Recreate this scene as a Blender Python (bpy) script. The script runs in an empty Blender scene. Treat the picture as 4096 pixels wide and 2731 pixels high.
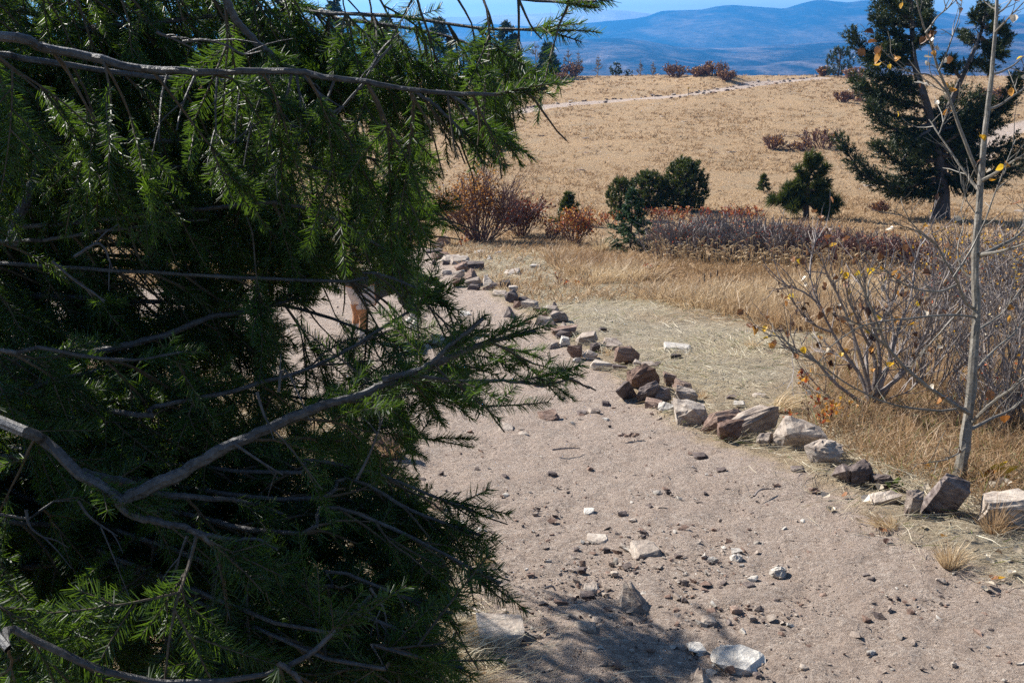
import bpy, bmesh, math, random
import numpy as np
from mathutils import Vector, Matrix

SC = bpy.context.scene
COL = SC.collection
rng = np.random.default_rng(7)
random.seed(7)
R = math.radians

# ------------------------------------------------------------------ camera
PITCH = R(17.0)
CAM = np.array([0.0, 0.0, 1.7])
FPX = 3982.0                                    # focal length in pixels of a 4096 wide frame
cam_d = bpy.data.cameras.new('camera')
cam_d.sensor_width = 36.0
cam_d.lens = 35.0
cam_d.clip_start = 0.05
cam_d.clip_end = 30000
cam_o = bpy.data.objects.new('camera', cam_d)
cam_o.location = CAM
cam_o.rotation_euler = (R(90) - PITCH, 0, 0)
COL.objects.link(cam_o)
SC.camera = cam_o

# ------------------------------------------------------------------ sky, sun, exposure
LX, LY = 0.80, -0.60                            # ground direction the shadows fall
SUN_EL = R(36)
world = bpy.data.worlds.new('World')
SC.world = world
world.use_nodes = True
wn = world.node_tree.nodes
wl = world.node_tree.links
wn.clear()
w_out = wn.new('ShaderNodeOutputWorld')
w_bg = wn.new('ShaderNodeBackground')
w_sky = wn.new('ShaderNodeTexSky')
w_sky.sky_type = 'NISHITA'
w_sky.sun_disc = False
w_sky.sun_elevation = SUN_EL
w_sky.sun_rotation = math.atan2(-LX, -LY)       # sun stands opposite to the shadows
w_sky.air_density = 1.0
w_sky.dust_density = 1.0
w_sky.ozone_density = 2.0
w_sky.altitude = 2500.0
w_bg.inputs['Strength'].default_value = 0.075
wl.new(w_sky.outputs[0], w_bg.inputs[0])
wl.new(w_bg.outputs[0], w_out.inputs[0])

sun_d = bpy.data.lights.new('sun', 'SUN')
sun_d.energy = 5.0
sun_d.angle = R(0.5)
sun_d.color = (1.0, 0.95, 0.87)
sun_o = bpy.data.objects.new('sun', sun_d)
sv = Vector((LX * math.cos(SUN_EL), LY * math.cos(SUN_EL), -math.sin(SUN_EL)))
sun_o.rotation_euler = sv.to_track_quat('-Z', 'Y').to_euler()
sun_o.location = (-20, 20, 30)
COL.objects.link(sun_o)

SC.view_settings.view_transform = 'Standard'
SC.view_settings.look = 'None'
SC.view_settings.gamma = 1.0
SC.view_settings.use_curve_mapping = False
SC.view_settings.exposure = 1.15
SC.render.engine = 'CYCLES'
SC.cycles.max_bounces = 5
SC.cycles.diffuse_bounces = 2
SC.cycles.glossy_bounces = 2
SC.cycles.transmission_bounces = 3
SC.cycles.volume_bounces = 0
SC.cycles.transparent_max_bounces = 4
SC.cycles.use_denoising = False
SC.cycles.sample_clamp_indirect = 4.0

# ------------------------------------------------------------------ helpers
FW = np.array([0, math.cos(PITCH), -math.sin(PITCH)])
UP = np.array([0, math.sin(PITCH), math.cos(PITCH)])
RT = np.array([1.0, 0, 0])


def ray(x, y):
    return FW + RT * (x - 2048) / FPX + UP * (1365.5 - y) / FPX


def at(x, y, d):
    """Point seen at pixel (x, y) of the 4096 wide photograph, d metres along the view axis."""
    return CAM + d * ray(x, y)


S2 = 4096 / 2352.0


def at2(x, y, d):
    return at(x * S2, y * S2, d)


def proj2(p):
    q = np.asarray(p) - CAM
    z = q @ FW
    return np.stack([(2048 + FPX * (q @ RT) / z) / S2, (1365.5 - FPX * (q @ UP) / z) / S2], -1), z


class MB:
    """Collects pieces and links them as one mesh object."""

    def __init__(self):
        self.v, self.f, self.m, self.t, self.n = [], [], [], [], 0

    def add(self, v, f, mat=0, tint=0.5):
        v = np.asarray(v, dtype=np.float64).reshape(-1, 3)
        f = np.asarray(f, dtype=np.int64)
        if len(v) == 0 or len(f) == 0:
            return
        self.v.append(v)
        self.f.append(f + self.n)
        self.m.append(np.full(len(f), mat, dtype=np.int32))
        t = np.asarray(tint, dtype=np.float64)
        self.t.append(np.full(len(v), float(t)) if t.ndim == 0 else t)
        self.n += len(v)

    def mesh(self, name, mats, smooth=False, off=None):
        me = bpy.data.meshes.new(name)
        v = np.concatenate(self.v)
        if off is not None:
            v = v - np.asarray(off)
        loops = np.concatenate([a.ravel() for a in self.f]).astype(np.int32)
        sizes = np.concatenate([np.full(len(a), a.shape[1]) for a in self.f])
        starts = np.concatenate([[0], np.cumsum(sizes)[:-1]]).astype(np.int32)
        me.vertices.add(len(v))
        me.vertices.foreach_set('co', v.astype(np.float32).ravel())
        me.loops.add(len(loops))
        me.loops.foreach_set('vertex_index', loops)
        me.polygons.add(len(sizes))
        me.polygons.foreach_set('loop_start', starts)
        me.polygons.foreach_set('material_index', np.concatenate(self.m))
        me.polygons.foreach_set('use_smooth', np.full(len(sizes), smooth))
        at_ = me.attributes.new('tint', 'FLOAT', 'POINT')
        at_.data.foreach_set('value', np.concatenate(self.t).astype(np.float32))
        for m in (mats if isinstance(mats, (list, tuple)) else [mats]):
            me.materials.append(m)
        me.update(calc_edges=True)
        return me

    def build(self, name, mats, parent=None, smooth=False, off=None):
        o = bpy.data.objects.new(name, self.mesh(name, mats, smooth, off))
        COL.objects.link(o)
        if parent is not None:
            o.parent = parent
        return o


def tag(o, label=None, cat=None, group=None, kind=None):
    if label:
        o['label'] = label
    if cat:
        o['category'] = cat
    if group:
        o['group'] = group
    if kind:
        o['kind'] = kind
    return o


def empty(name, loc):
    o = bpy.data.objects.new(name, None)
    o.location = loc
    o.empty_display_size = 0.1
    COL.objects.link(o)
    return o


def nrm(a):
    a = np.asarray(a, dtype=np.float64)
    return a / (np.linalg.norm(a, axis=-1, keepdims=True) + 1e-12)


def smooth_path(pts, n):
    """Catmull-Rom through the points, n samples."""
    p = np.asarray(pts, dtype=np.float64)
    if len(p) < 3:
        t = np.linspace(0, 1, n)[:, None]
        return p[0] * (1 - t) + p[-1] * t
    q = np.vstack([2 * p[0] - p[1], p, 2 * p[-1] - p[-2]])
    seg = np.linalg.norm(np.diff(p, axis=0), axis=1)
    cum = np.concatenate([[0], np.cumsum(seg)])
    s = np.linspace(0, cum[-1], n)
    i = np.clip(np.searchsorted(cum, s, side='right') - 1, 0, len(p) - 2)
    t = ((s - cum[i]) / (seg[i] + 1e-9))[:, None]
    a, b, c, d = q[i], q[i + 1], q[i + 2], q[i + 3]
    return 0.5 * (2 * b + (c - a) * t + (2 * a - 5 * b + 4 * c - d) * t ** 2 + (3 * b - a - 3 * c + d) * t ** 3)


def tube(mb, pts, rads, sides=5, mat=0, tint=0.5, knob=0.0):
    p = np.asarray(pts, dtype=np.float64)
    n = len(p)
    r = np.broadcast_to(np.asarray(rads, dtype=np.float64), (n,))
    t = nrm(np.gradient(p, axis=0))
    ref = np.array([0.31, 0.22, 0.92]) if abs(t[0][2]) < 0.9 else np.array([1.0, 0.2, 0.1])
    a = np.cross(t, ref)
    a = nrm(a)
    b = np.cross(t, a)
    th = np.arange(sides) * 2 * math.pi / sides
    rr = r[:, None] * (1 + knob * rng.normal(size=(n, sides))) if knob else np.repeat(r[:, None], sides, 1)
    v = p[:, None, :] + rr[..., None] * (np.cos(th)[None, :, None] * a[:, None, :] + np.sin(th)[None, :, None] * b[:, None, :])
    i = np.arange(n - 1)[:, None] * sides
    j = np.arange(sides)[None, :]
    k = (j + 1) % sides
    f = np.stack([i + j, i + k, i + sides + k, i + sides + j], -1).reshape(-1, 4)
    mb.add(v.reshape(-1, 3), f, mat, tint)
    # end cap
    mb.add(np.vstack([v[-1], p[-1][None] + t[-1] * r[-1] * 0.6]), np.array([[q, (q + 1) % sides, sides] for q in range(sides)]), mat, tint)


def needles(mb, base, d, width, mat=0, tint=0.5, tipw=0.3):
    """One tapered ribbon per needle; d carries direction and length."""
    base = np.asarray(base)
    n = len(base)
    if n == 0:
        return
    s = nrm(np.cross(d, rng.normal(size=(n, 3))))
    w = (np.broadcast_to(width, (n,)) * 0.5)[:, None]
    v = np.stack([base - s * w, base + s * w, base + d + s * w * tipw, base + d - s * w * tipw], 1).reshape(-1, 3)
    f = np.arange(n)[:, None] * 4 + np.array([0, 1, 2, 3])
    t = np.asarray(tint)
    mb.add(v, f, mat, np.repeat(t, 4) if t.ndim else tint)


def blades(mb, base, d, width, bend, mat=0, tint=0.5):
    """Grass blades: quad then a tip triangle, bent by the vector bend."""
    n = len(base)
    if n == 0:
        return
    s = nrm(np.cross(d, np.concatenate([rng.normal(size=(n, 2)), np.zeros((n, 1))], 1)) + 1e-6)
    w = (np.broadcast_to(width, (n,)) * 0.5)[:, None]
    mid = base + d * 0.55 + bend * 0.3
    tip = base + d + bend
    v = np.stack([base - s * w, base + s * w, mid + s * w * 0.8, mid - s * w * 0.8, tip], 1).reshape(-1, 3)
    q = np.arange(n)[:, None] * 5
    t = np.asarray(tint)
    tt = np.repeat(t, 5) if t.ndim else np.full(n * 5, float(t))
    mb.add(v, q + np.array([0, 1, 2, 3]), mat, tt)
    # tip triangles use the same vertices
    k = mb.n - n * 5
    mb.f.append(k + q + np.array([3, 2, 4]))
    mb.m.append(np.full(n, mat, dtype=np.int32))


_tabs = {}


def vnoise(x, y, seed=0):
    """Smooth value noise of two arrays, about -1..1."""
    if seed not in _tabs:
        _tabs[seed] = np.random.default_rng(1000 + seed).random((256, 256)) * 2 - 1
    tab = _tabs[seed]
    xi, yi = np.floor(x).astype(int), np.floor(y).astype(int)
    fx, fy = x - xi, y - yi
    fx, fy = fx * fx * (3 - 2 * fx), fy * fy * (3 - 2 * fy)
    g = lambda a, b: tab[a % 256, b % 256]
    return (g(xi, yi) * (1 - fx) + g(xi + 1, yi) * fx) * (1 - fy) + (g(xi, yi + 1) * (1 - fx) + g(xi + 1, yi + 1) * fx) * fy


def fbm(x, y, seed=0, oct=4):
    s, a = 0, 1.0
    for o in range(oct):
        s = s + a * vnoise(x * 2 ** o + 17 * o, y * 2 ** o - 9 * o, seed + o)
        a *= 0.5
    return s


# ------------------------------------------------------------------ terrain
_pd = np.array([-30, -5, 0, 3, 6, 10, 16, 22, 28, 35, 42, 55, 75, 95, 103, 108, 116, 140, 200, 260, 400], float)
_pz = np.array([2.5, 0.5, 0, -0.30, -0.72, -1.2, -1.95, -2.65, -3.2, -3.55, -3.65, -3.45, -2.9, -2.35, -2.13, -2.12, -2.6, -5.5, -16, -26, -45], float)
_s = np.linspace(math.log(2.0), math.log(440.0), 900)
_z = np.interp(np.exp(_s) - 32, _pd, _pz)
_k = np.exp(-np.linspace(-2, 2, 25) ** 2)
_k /= _k.sum()
_zs = np.convolve(np.pad(_z, 12, mode='edge'), _k, 'valid')
MOUNDS = []


def height(x, y):
    x = np.asarray(x, float)
    y = np.asarray(y, float)
    z = np.interp(np.log(np.clip(y, -29.9, 400) + 32), _s, _zs)
    far = np.clip((y - 8) / 40, 0, 1)
    z = z + 0.05 * fbm(x * 0.5, y * 0.5, 3, 3) * (0.25 + far) + 0.22 * far * fbm(x * 0.06 + 3, y * 0.06, 9, 3)
    z = z + 0.012 * fbm(x * 2.6, y * 2.6, 21, 3)
    for mx, my, mr, mh in MOUNDS:
        z = z + mh * np.exp(-((x - mx) ** 2 + (y - my) ** 2) / (2 * mr * mr))
    return z


def hit(x, y):
    """Where the view ray through photograph pixel (x, y) meets the ground."""
    r = ray(x, y)
    d = np.geomspace(1.2, 240, 1500)
    p = CAM + d[:, None] * r
    g = p[:, 2] - height(p[:, 0], p[:, 1])
    k = np.nonzero(g < 0)[0]
    if len(k) == 0:
        return p[np.argmin(np.abs(d - 104))]
    k = max(k[0], 1)
    t = g[k - 1] / (g[k - 1] - g[k])
    q = p[k - 1] * (1 - t) + p[k] * t
    q[2] = float(height(q[0], q[1]))
    return q


def hits(pts):
    return np.array([hit(*p) for p in pts])


def depth_of(p):
    return float((np.asarray(p) - CAM) @ FW)


def on_ground(x, y):
    return np.array([x, y, float(height(x, y))])


_m = hit(2850, 335)
MOUNDS.append((_m[0], _m[1], 2.6, 0.75))
_m = hit(2960, 330)
MOUNDS.append((_m[0] - 2, _m[1], 2.0, 0.35))


def poly_sd(px, py, poly):
    """Signed distance (inside positive) of points to a polygon."""
    poly = np.asarray(poly)[:, :2]
    inside = np.zeros(px.shape, bool)
    dist = np.full(px.shape, 1e9)
    n = len(poly)
    for i in range(n):
        a, b = poly[i], poly[(i + 1) % n]
        c = ((a[1] > py) != (b[1] > py)) & (px < (b[0] - a[0]) * (py - a[1]) / (b[1] - a[1] + 1e-12) + a[0])
        inside ^= c
        e = b - a
        t = np.clip(((px - a[0]) * e[0] + (py - a[1]) * e[1]) / (e @ e + 1e-12), 0, 1)
        dist = np.minimum(dist, np.hypot(px - a[0] - t * e[0], py - a[1] - t * e[1]))
    return np.where(inside, dist, -dist)


def in_poly(px, py, poly):
    return poly_sd(np.atleast_1d(np.asarray(px, float)), np.atleast_1d(np.asarray(py, float)), poly) > 0


# ------------------------------------------------------------------ materials
def new_mat(name):
    m = bpy.data.materials.new(name)
    m.use_nodes = True
    nt = m.node_tree
    nt.nodes.clear()
    out = nt.nodes.new('ShaderNodeOutputMaterial')
    return m, nt, out


class NT:
    """Short hand for building node trees."""

    def __init__(self, nt):
        self.nt = nt

    def n(self, t, **kw):
        o = self.nt.nodes.new('ShaderNode' + t)
        for k, v in kw.items():
            if k.startswith('i_'):
                o.inputs[k[2:].replace('_', ' ')].default_value = v
            else:
                setattr(o, k, v)
        return o

    def l(self, a, b):
        self.nt.links.new(a, b)

    def noise(self, vec, scale, detail=4, rough=0.55, dist=0.0):
        o = self.n('TexNoise', i_Scale=scale, i_Detail=detail, i_Roughness=rough, i_Distortion=dist)
        self.l(vec, o.inputs['Vector'])
        return o.outputs['Fac']

    def ramp(self, fac, stops):
        o = self.n('ValToRGB')
        e = o.color_ramp.elements
        while len(e) < len(stops):
            e.new(0.5)
        for q, (p, c) in zip(e, stops):
            q.position = p
            q.color = (*c, 1) if len(c) == 3 else c
        self.l(fac, o.inputs['Fac'])
        return o.outputs['Color']

    def mix(self, fac, a, b, mode='MIX'):
        o = self.n('MixRGB', blend_type=mode)
        for s, v in zip(o.inputs, (fac, a, b)):
            if hasattr(v, 'is_output'):
                self.l(v, s)
            elif isinstance(v, (tuple, list)):
                s.default_value = (*v[:3], 1)
            else:
                s.default_value = v
        return o.outputs['Color']

    def math(self, op, a, b=0.0):
        o = self.n('Math', operation=op)
        for s, v in zip(o.inputs, (a, b)):
            if hasattr(v, 'is_output'):
                self.l(v, s)
            else:
                s.default_value = v
        return o.outputs[0]

    def bump(self, h, strength, dist):
        o = self.n('Bump', i_Strength=strength, i_Distance=dist)
        self.l(h, o.inputs['Height'])
        return o.outputs['Normal']


def leaf_mat(name, lo, hi, trans=0.35, tcol=None, rough=0.4, spec=0.5, var=0.25):
    """Leaf or needle: colour runs lo-hi with the tint attribute, light shines through."""
    m, nt, out = new_mat(name)
    N = NT(nt)
    a = N.n('Attribute', attribute_name='tint')
    oi = N.n('ObjectInfo')
    f = N.math('ADD', a.outputs['Fac'], N.math('MULTIPLY', N.math('SUBTRACT', oi.outputs['Random'], 0.5), var))
    c = N.ramp(f, [(0.0, lo), (1.0, hi)])
    p = N.n('BsdfPrincipled', i_Roughness=rough)
    p.inputs['Specular IOR Level'].default_value = spec
    N.l(c, p.inputs['Base Color'])
    t = N.n('BsdfTranslucent')
    if tcol:
        N.l(N.mix(0.6, c, tcol), t.inputs['Color'])
    else:
        N.l(c, t.inputs['Color'])
    mx = N.n('MixShader', i_Fac=trans)
    N.l(p.outputs[0], mx.inputs[1])
    N.l(t.outputs[0], mx.inputs[2])
    N.l(mx.outputs[0], out.inputs['Surface'])
    return m


def bark_mat(name, lo, hi, scale=60, rough=0.7, bump=0.6, spec=0.3):
    m, nt, out = new_mat(name)
    N = NT(nt)
    g = N.n('NewGeometry')
    n1 = N.noise(g.outputs['Position'], scale, 5, 0.65)
    n2 = N.noise(g.outputs['Position'], scale * 0.18, 3, 0.6)
    c = N.ramp(N.math('ADD', N.math('MULTIPLY', n1, 0.6), N.math('MULTIPLY', n2, 0.4)), [(0.32, lo), (0.66, hi)])
    p = N.n('BsdfPrincipled', i_Roughness=rough)
    p.inputs['Specular IOR Level'].default_value = spec
    N.l(c, p.inputs['Base Color'])
    N.l(N.bump(n1, bump, 0.004), p.inputs['Normal'])
    N.l(p.outputs[0], out.inputs['Surface'])
    return m


def rock_mat(name, a, b, c):
    """Layered rock: bands and stains of three colours, gritty relief."""
    m, nt, out = new_mat(name)
    N = NT(nt)
    tc = N.n('TexCoord')
    oi = N.n('ObjectInfo')
    mp = N.n('Mapping')
    mp.inputs['Scale'].default_value = (1.0, 1.0, 3.2)
    cmb = N.n('CombineXYZ')
    N.l(N.math('MULTIPLY', oi.outputs['Random'], 40.0), cmb.inputs[0])
    N.l(N.math('MULTIPLY', oi.outputs['Random'], 17.0), cmb.inputs[2])
    N.l(tc.outputs['Object'], mp.inputs['Vector'])
    N.l(cmb.outputs[0], mp.inputs['Location'])
    v = mp.outputs[0]
    n1 = N.noise(v, 14, 6, 0.62, 0.6)
    n2 = N.noise(v, 70, 5, 0.7)
    n3 = N.noise(v, 4, 3, 0.5, 1.2)
    f = N.math('ADD', N.math('MULTIPLY', n1, 0.6), N.math('ADD', N.math('MULTIPLY', n2, 0.25), N.math('MULTIPLY', N.math('SUBTRACT', oi.outputs['Random'], 0.5), 0.16)))
    col = N.ramp(f, [(0.26, c), (0.42, a), (0.62, b)])
    lich = N.ramp(n3, [(0.56, (0, 0, 0)), (0.66, (1, 1, 1))])
    col = N.mix(N.math('MULTIPLY', lich, 0.5), col, c)
    p = N.n('BsdfPrincipled', i_Roughness=0.85)
    p.inputs['Specular IOR Level'].default_value = 0.25
    N.l(col, p.inputs['Base Color'])
    N.l(N.bump(N.math('ADD', n1, N.math('MULTIPLY', n2, 0.5)), 0.9, 0.012), p.inputs['Normal'])
    N.l(p.outputs[0], out.inputs['Surface'])
    return m


M = {}
M['fir'] = leaf_mat('fir_needles', (0.010, 0.034, 0.007), (0.040, 0.095, 0.014), 0.45, (0.13, 0.22, 0.012), 0.48, 0.5, 0.4)
M['fir_far'] = leaf_mat('far_fir_needles', (0.012, 0.024, 0.007), (0.060, 0.080, 0.016), 0.25, None, 0.5, 0.4, 0.2)
M['pine'] = leaf_mat('pine_needles', (0.018, 0.034, 0.006), (0.100, 0.120, 0.016), 0.30, None, 0.45, 0.4, 0.2)
M['spruce'] = leaf_mat('blue_green_needles', (0.020, 0.050, 0.020), (0.070, 0.120, 0.045), 0.30, None, 0.45, 0.4, 0.2)
M['bark'] = bark_mat('grey_fir_bark', (0.012, 0.011, 0.011), (0.085, 0.082, 0.083), 90, 0.5, 0.9)
M['twig_bark'] = bark_mat('fir_twig_bark', (0.025, 0.018, 0.012), (0.10, 0.075, 0.05), 120)
M['bark_dark'] = bark_mat('dark_bark', (0.025, 0.02, 0.017), (0.10, 0.08, 0.065), 30)
M['aspen'] = bark_mat('young_aspen_bark', (0.055, 0.045, 0.032), (0.25, 0.225, 0.185), 70, 0.5, 0.5)
M['twig'] = bark_mat('bare_twig_bark', (0.09, 0.07, 0.06), (0.30, 0.26, 0.24), 80, 0.6, 0.2)
M['twig_red'] = bark_mat('reddish_twig_bark', (0.07, 0.035, 0.03), (0.24, 0.14, 0.12), 80, 0.6, 0.2)
M['yellow'] = leaf_mat('yellow_leaf', (0.42, 0.17, 0.02), (0.75, 0.50, 0.03), 0.45, None, 0.45, 0.4, 0.6)
M['brown'] = leaf_mat('brown_leaf', (0.05, 0.022, 0.012), (0.26, 0.12, 0.05), 0.20, None, 0.5, 0.4, 0.6)
M['red'] = leaf_mat('red_leaf', (0.20, 0.03, 0.02), (0.50, 0.12, 0.03), 0.35, None, 0.5, 0.3, 0.5)
M['orange'] = leaf_mat('orange_leaf', (0.26, 0.10, 0.025), (0.62, 0.32, 0.07), 0.35, None, 0.5, 0.3, 0.4)
M['pale_leaf'] = leaf_mat('pale_dry_leaf', (0.38, 0.30, 0.20), (0.70, 0.62, 0.50), 0.25, None, 0.4, 0.5, 0.4)
M['straw'] = leaf_mat('dry_grass', (0.28, 0.16, 0.075), (0.66, 0.52, 0.32), 0.35, None, 0.5, 0.35, 0.0)
M['straw_pale'] = leaf_mat('bleached_straw', (0.34, 0.26, 0.15), (0.74, 0.67, 0.51), 0.30, None, 0.5, 0.35, 0.0)
M['meadow'] = leaf_mat('meadow_grass', (0.24, 0.145, 0.075), (0.54, 0.38, 0.215), 0.30, None, 0.6, 0.2, 0.0)
M['green_blade'] = leaf_mat('green_blade', (0.05, 0.09, 0.02), (0.20, 0.24, 0.05), 0.35, None, 0.5, 0.35, 0.0)
M['rock_pale'] = rock_mat('pale_gneiss', (0.33, 0.27, 0.22), (0.56, 0.49, 0.41), (0.15, 0.11, 0.09))
M['rock_brown'] = rock_mat('brown_rock', (0.22, 0.145, 0.11), (0.42, 0.32, 0.25), (0.09, 0.05, 0.035))
M['rock_dark'] = rock_mat('dark_rock', (0.12, 0.09, 0.08), (0.30, 0.25, 0.22), (0.04, 0.032, 0.03))  # dark grey that also paints in the shade of dark-looking stones
M['rock_white'] = rock_mat('whitish_rock', (0.46, 0.42, 0.37), (0.66, 0.62, 0.55), (0.24, 0.20, 0.16))


def ground_mat():
    m, nt, out = new_mat('trail_and_meadow_ground')
    N = NT(nt)
    g = N.n('NewGeometry')
    pos = g.outputs['Position']
    tr = N.n('Attribute', attribute_name='trail').outputs['Fac']
    lt = N.n('Attribute', attribute_name='litter').outputs['Fac']
    n_big = N.noise(pos, 0.55, 5, 0.6)
    n_mid = N.noise(pos, 5.5, 6, 0.65)
    n_fine = N.noise(pos, 42, 6, 0.72)
    n_grit = N.noise(pos, 160, 4, 0.75)
    mp = N.n('Mapping')
    mp.inputs['Scale'].default_value = (1.0, 2.4, 1.0)
    N.l(pos, mp.inputs['Vector'])
    n_streak = N.noise(mp.outputs[0], 26, 6, 0.75, 1.5)
    # packed dirt
    dirt = N.ramp(N.math('ADD', N.math('MULTIPLY', n_fine, 0.45), N.math('ADD', N.math('MULTIPLY', n_grit, 0.30), N.math('MULTIPLY', n_streak, 0.25))),
                  [(0.35, (0.12, 0.085, 0.066)), (0.44, (0.32, 0.245, 0.195)), (0.54, (0.50, 0.41, 0.34)), (0.66, (0.70, 0.63, 0.55))])
    dirt = N.mix(N.ramp(n_mid, [(0.40, (0, 0, 0)), (0.62, (0.55, 0.55, 0.55))]), dirt, (0.42, 0.32, 0.255))
    # flattened straw over soil
    straw = N.ramp(N.math('ADD', N.math('MULTIPLY', n_streak, 0.65), N.math('MULTIPLY', n_grit, 0.35)),
                   [(0.36, (0.15, 0.115, 0.08)), (0.47, (0.38, 0.315, 0.225)), (0.58, (0.56, 0.49, 0.37)), (0.70, (0.70, 0.65, 0.53))])
    straw = N.mix(N.ramp(n_mid, [(0.45, (0, 0, 0)), (0.66, (0.45, 0.45, 0.45))]), straw, (0.36, 0.30, 0.21))
    # meadow
    v1 = N.noise(pos, 9, 7, 0.75)
    v2 = N.noise(pos, 1.6, 6, 0.65, 0.8)
    mead = N.ramp(v1, [(0.34, (0.14, 0.088, 0.050)), (0.45, (0.34, 0.22, 0.12)), (0.57, (0.47, 0.325, 0.185)), (0.70, (0.62, 0.49, 0.32))])
    mead = N.mix(N.ramp(v2, [(0.45, (0, 0, 0)), (0.65, (0.6, 0.6, 0.6))]), mead, (0.30, 0.215, 0.13))
    mead = N.mix(N.ramp(n_big, [(0.5, (0, 0, 0)), (0.7, (0.4, 0.4, 0.4))]), mead, (0.27, 0.225, 0.16))
    c = N.mix(lt, mead, straw)
    jit = N.math('MULTIPLY', N.math('SUBTRACT', n_mid, 0.5), 1.1)
    tf = N.ramp(N.math('ADD', tr, jit), [(0.35, (0, 0, 0)), (0.65, (1, 1, 1))])
    c = N.mix(tf, c, dirt)
    p = N.n('BsdfPrincipled', i_Roughness=0.95)
    p.inputs['Specular IOR Level'].default_value = 0.12
    N.l(c, p.inputs['Base Color'])
    h = N.math('ADD', N.math('MULTIPLY', n_fine, 0.8), N.math('ADD', N.math('MULTIPLY', n_streak, 0.9), N.math('ADD', N.math('MULTIPLY', n_grit, 0.35), N.math('MULTIPLY', n_mid, 2.2))))
    hm = N.math('ADD', h, N.math('MULTIPLY', v1, 3.0))
    hmix = N.n('MixRGB')
    N.l(tf, hmix.inputs[0])
    N.l(hm, hmix.inputs[1])
    N.l(h, hmix.inputs[2])
    N.l(N.bump(hmix.outputs[0], 1.0, 0.034), p.inputs['Normal'])
    N.l(p.outputs[0], out.inputs['Surface'])
    return m


M['ground'] = ground_mat()

# ------------------------------------------------------------------ ground and trail
TRAIL_PX = [(1700, 985), (1790, 1045), (1950, 1165), (2110, 1265), (2260, 1375), (2400, 1455), (2520, 1580), (2700, 1690), (2900, 1790),
            (3100, 1860), (3350, 1960), (3550, 2090), (3800, 2240), (4096, 2340), (4500, 2500), (4700, 3300), (2150, 3300), (2000, 2900), (1960, 2600), (1850, 2350),
            (1770, 2200), (1660, 1950), (1450, 1700), (1000, 1500), (500, 1450), (-600, 1450), (-600, 1180), (0, 1150), (600, 1150), (1200, 1130), (1500, 1050)]
TRAIL = hits(TRAIL_PX)
FAR_PX = [(1700, 492), (2000, 455), (2200, 425), (2500, 400), (2750, 378), (2950, 352), (3150, 325), (3290, 312)]
FAR_TR = hits(FAR_PX)
SIDE_TR = hits([(4300, 430), (4096, 500), (3980, 545), (3900, 600), (3870, 660)])
LITTER_PX = [(1750, 960), (2000, 990), (2300, 1010), (2450, 1100), (2700, 1250), (2900, 1300), (3100, 1330), (3300, 1450), (3300, 1600), (3700, 1750), (4400, 1900),
             (4600, 2600), (4096, 2500), (3700, 2250), (3400, 2080), (3000, 1880), (2700, 1740), (2350, 1480), (2100, 1290), (1900, 1160)]
LITTER = hits(LITTER_PX)


def path_dist(x, y, path):
    d = np.full(x.shape, 1e9)
    for a, b in zip(path[:-1, :2], path[1:, :2]):
        e = b - a
        t = np.clip(((x - a[0]) * e[0] + (y - a[1]) * e[1]) / (e @ e), 0, 1)
        d = np.minimum(d, np.hypot(x - a[0] - t * e[0], y - a[1] - t * e[1]))
    return d


def trailness(x, y):
    sd = poly_sd(x, y, TRAIL)
    t = np.clip(0.5 + sd / 0.5, 0, 1)
    t2 = np.clip(0.5 + (0.85 - path_dist(x, y, FAR_TR)) / 0.7, 0, 1)
    t3 = np.clip(0.5 + (0.9 - path_dist(x, y, SIDE_TR)) / 1.0, 0, 1)
    return np.maximum(t, np.maximum(t2, t3))


def litterness(x, y):
    return np.clip(0.5 + (poly_sd(x, y, LITTER) + 0.5 * fbm(x * 1.3, y * 1.3, 40, 3)) / 1.6, 0, 1)


uu = np.concatenate([np.linspace(-4, -0.75, 26)[:-1], np.linspace(-0.75, 0.75, 380), np.linspace(0.75, 4, 26)[1:]])
rows = np.concatenate([np.linspace(-1.4, 1.6, 12)[:-1], np.geomspace(1.6, 130, 520), np.geomspace(130, 260, 14)[1:]])
YY, UU = np.meshgrid(rows, uu, indexing='ij')
XX = UU * (YY + 2.0)
ZZ = height(XX, YY)
TT = trailness(XX, YY)
LL = litterness(XX, YY)
ZZ = ZZ - 0.03 * np.clip(poly_sd(XX, YY, TRAIL) / 0.6, 0, 1)
rough_t = 0.010 * fbm(XX * 9, YY * 9, 50, 3) + 0.006 * fbm(XX * 30, YY * 30, 55, 2)
ZZ = ZZ + rough_t * np.clip(14 / (YY + 4), 0, 1)
nr, nc = XX.shape
V = np.stack([XX, YY, ZZ], -1).reshape(-1, 3)
idx = np.arange(nr * nc).reshape(nr, nc)
F = np.stack([idx[:-1, :-1], idx[:-1, 1:], idx[1:, 1:], idx[1:, :-1]], -1).reshape(-1, 4)
Tf = TT.reshape(-1)[F].mean(1) > 0.5
near_trail = Tf & (V[F][:, :, 1].mean(1) < 45)
far_trail = Tf & ~near_trail
Ya = V[F][:, :, 1].mean(1)
for nm, sel in (('ground', ~Tf), ('trail', near_trail), ('distant_trail', far_trail)):
    used = np.unique(F[sel])
    remap = np.full(len(V), -1)
    remap[used] = np.arange(len(used))
    mb = MB()
    mb.add(V[used], remap[F[sel]])
    o = mb.build(nm, M['ground'], smooth=True)
    for an, arr in (('trail', TT), ('litter', LL)):
        a_ = o.data.attributes.new(an, 'FLOAT', 'POINT')
        a_.data.foreach_set('value', arr.reshape(-1)[used].astype(np.float32))
    tag(o, kind='structure')
    o['label'] = {'ground': 'dry tan meadow ground reaching the edge of the valley', 'trail': 'stony dirt trail curving down past the edging rocks',
                  'distant_trail': 'narrow pale trail crossing the far meadow'}[nm]


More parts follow.
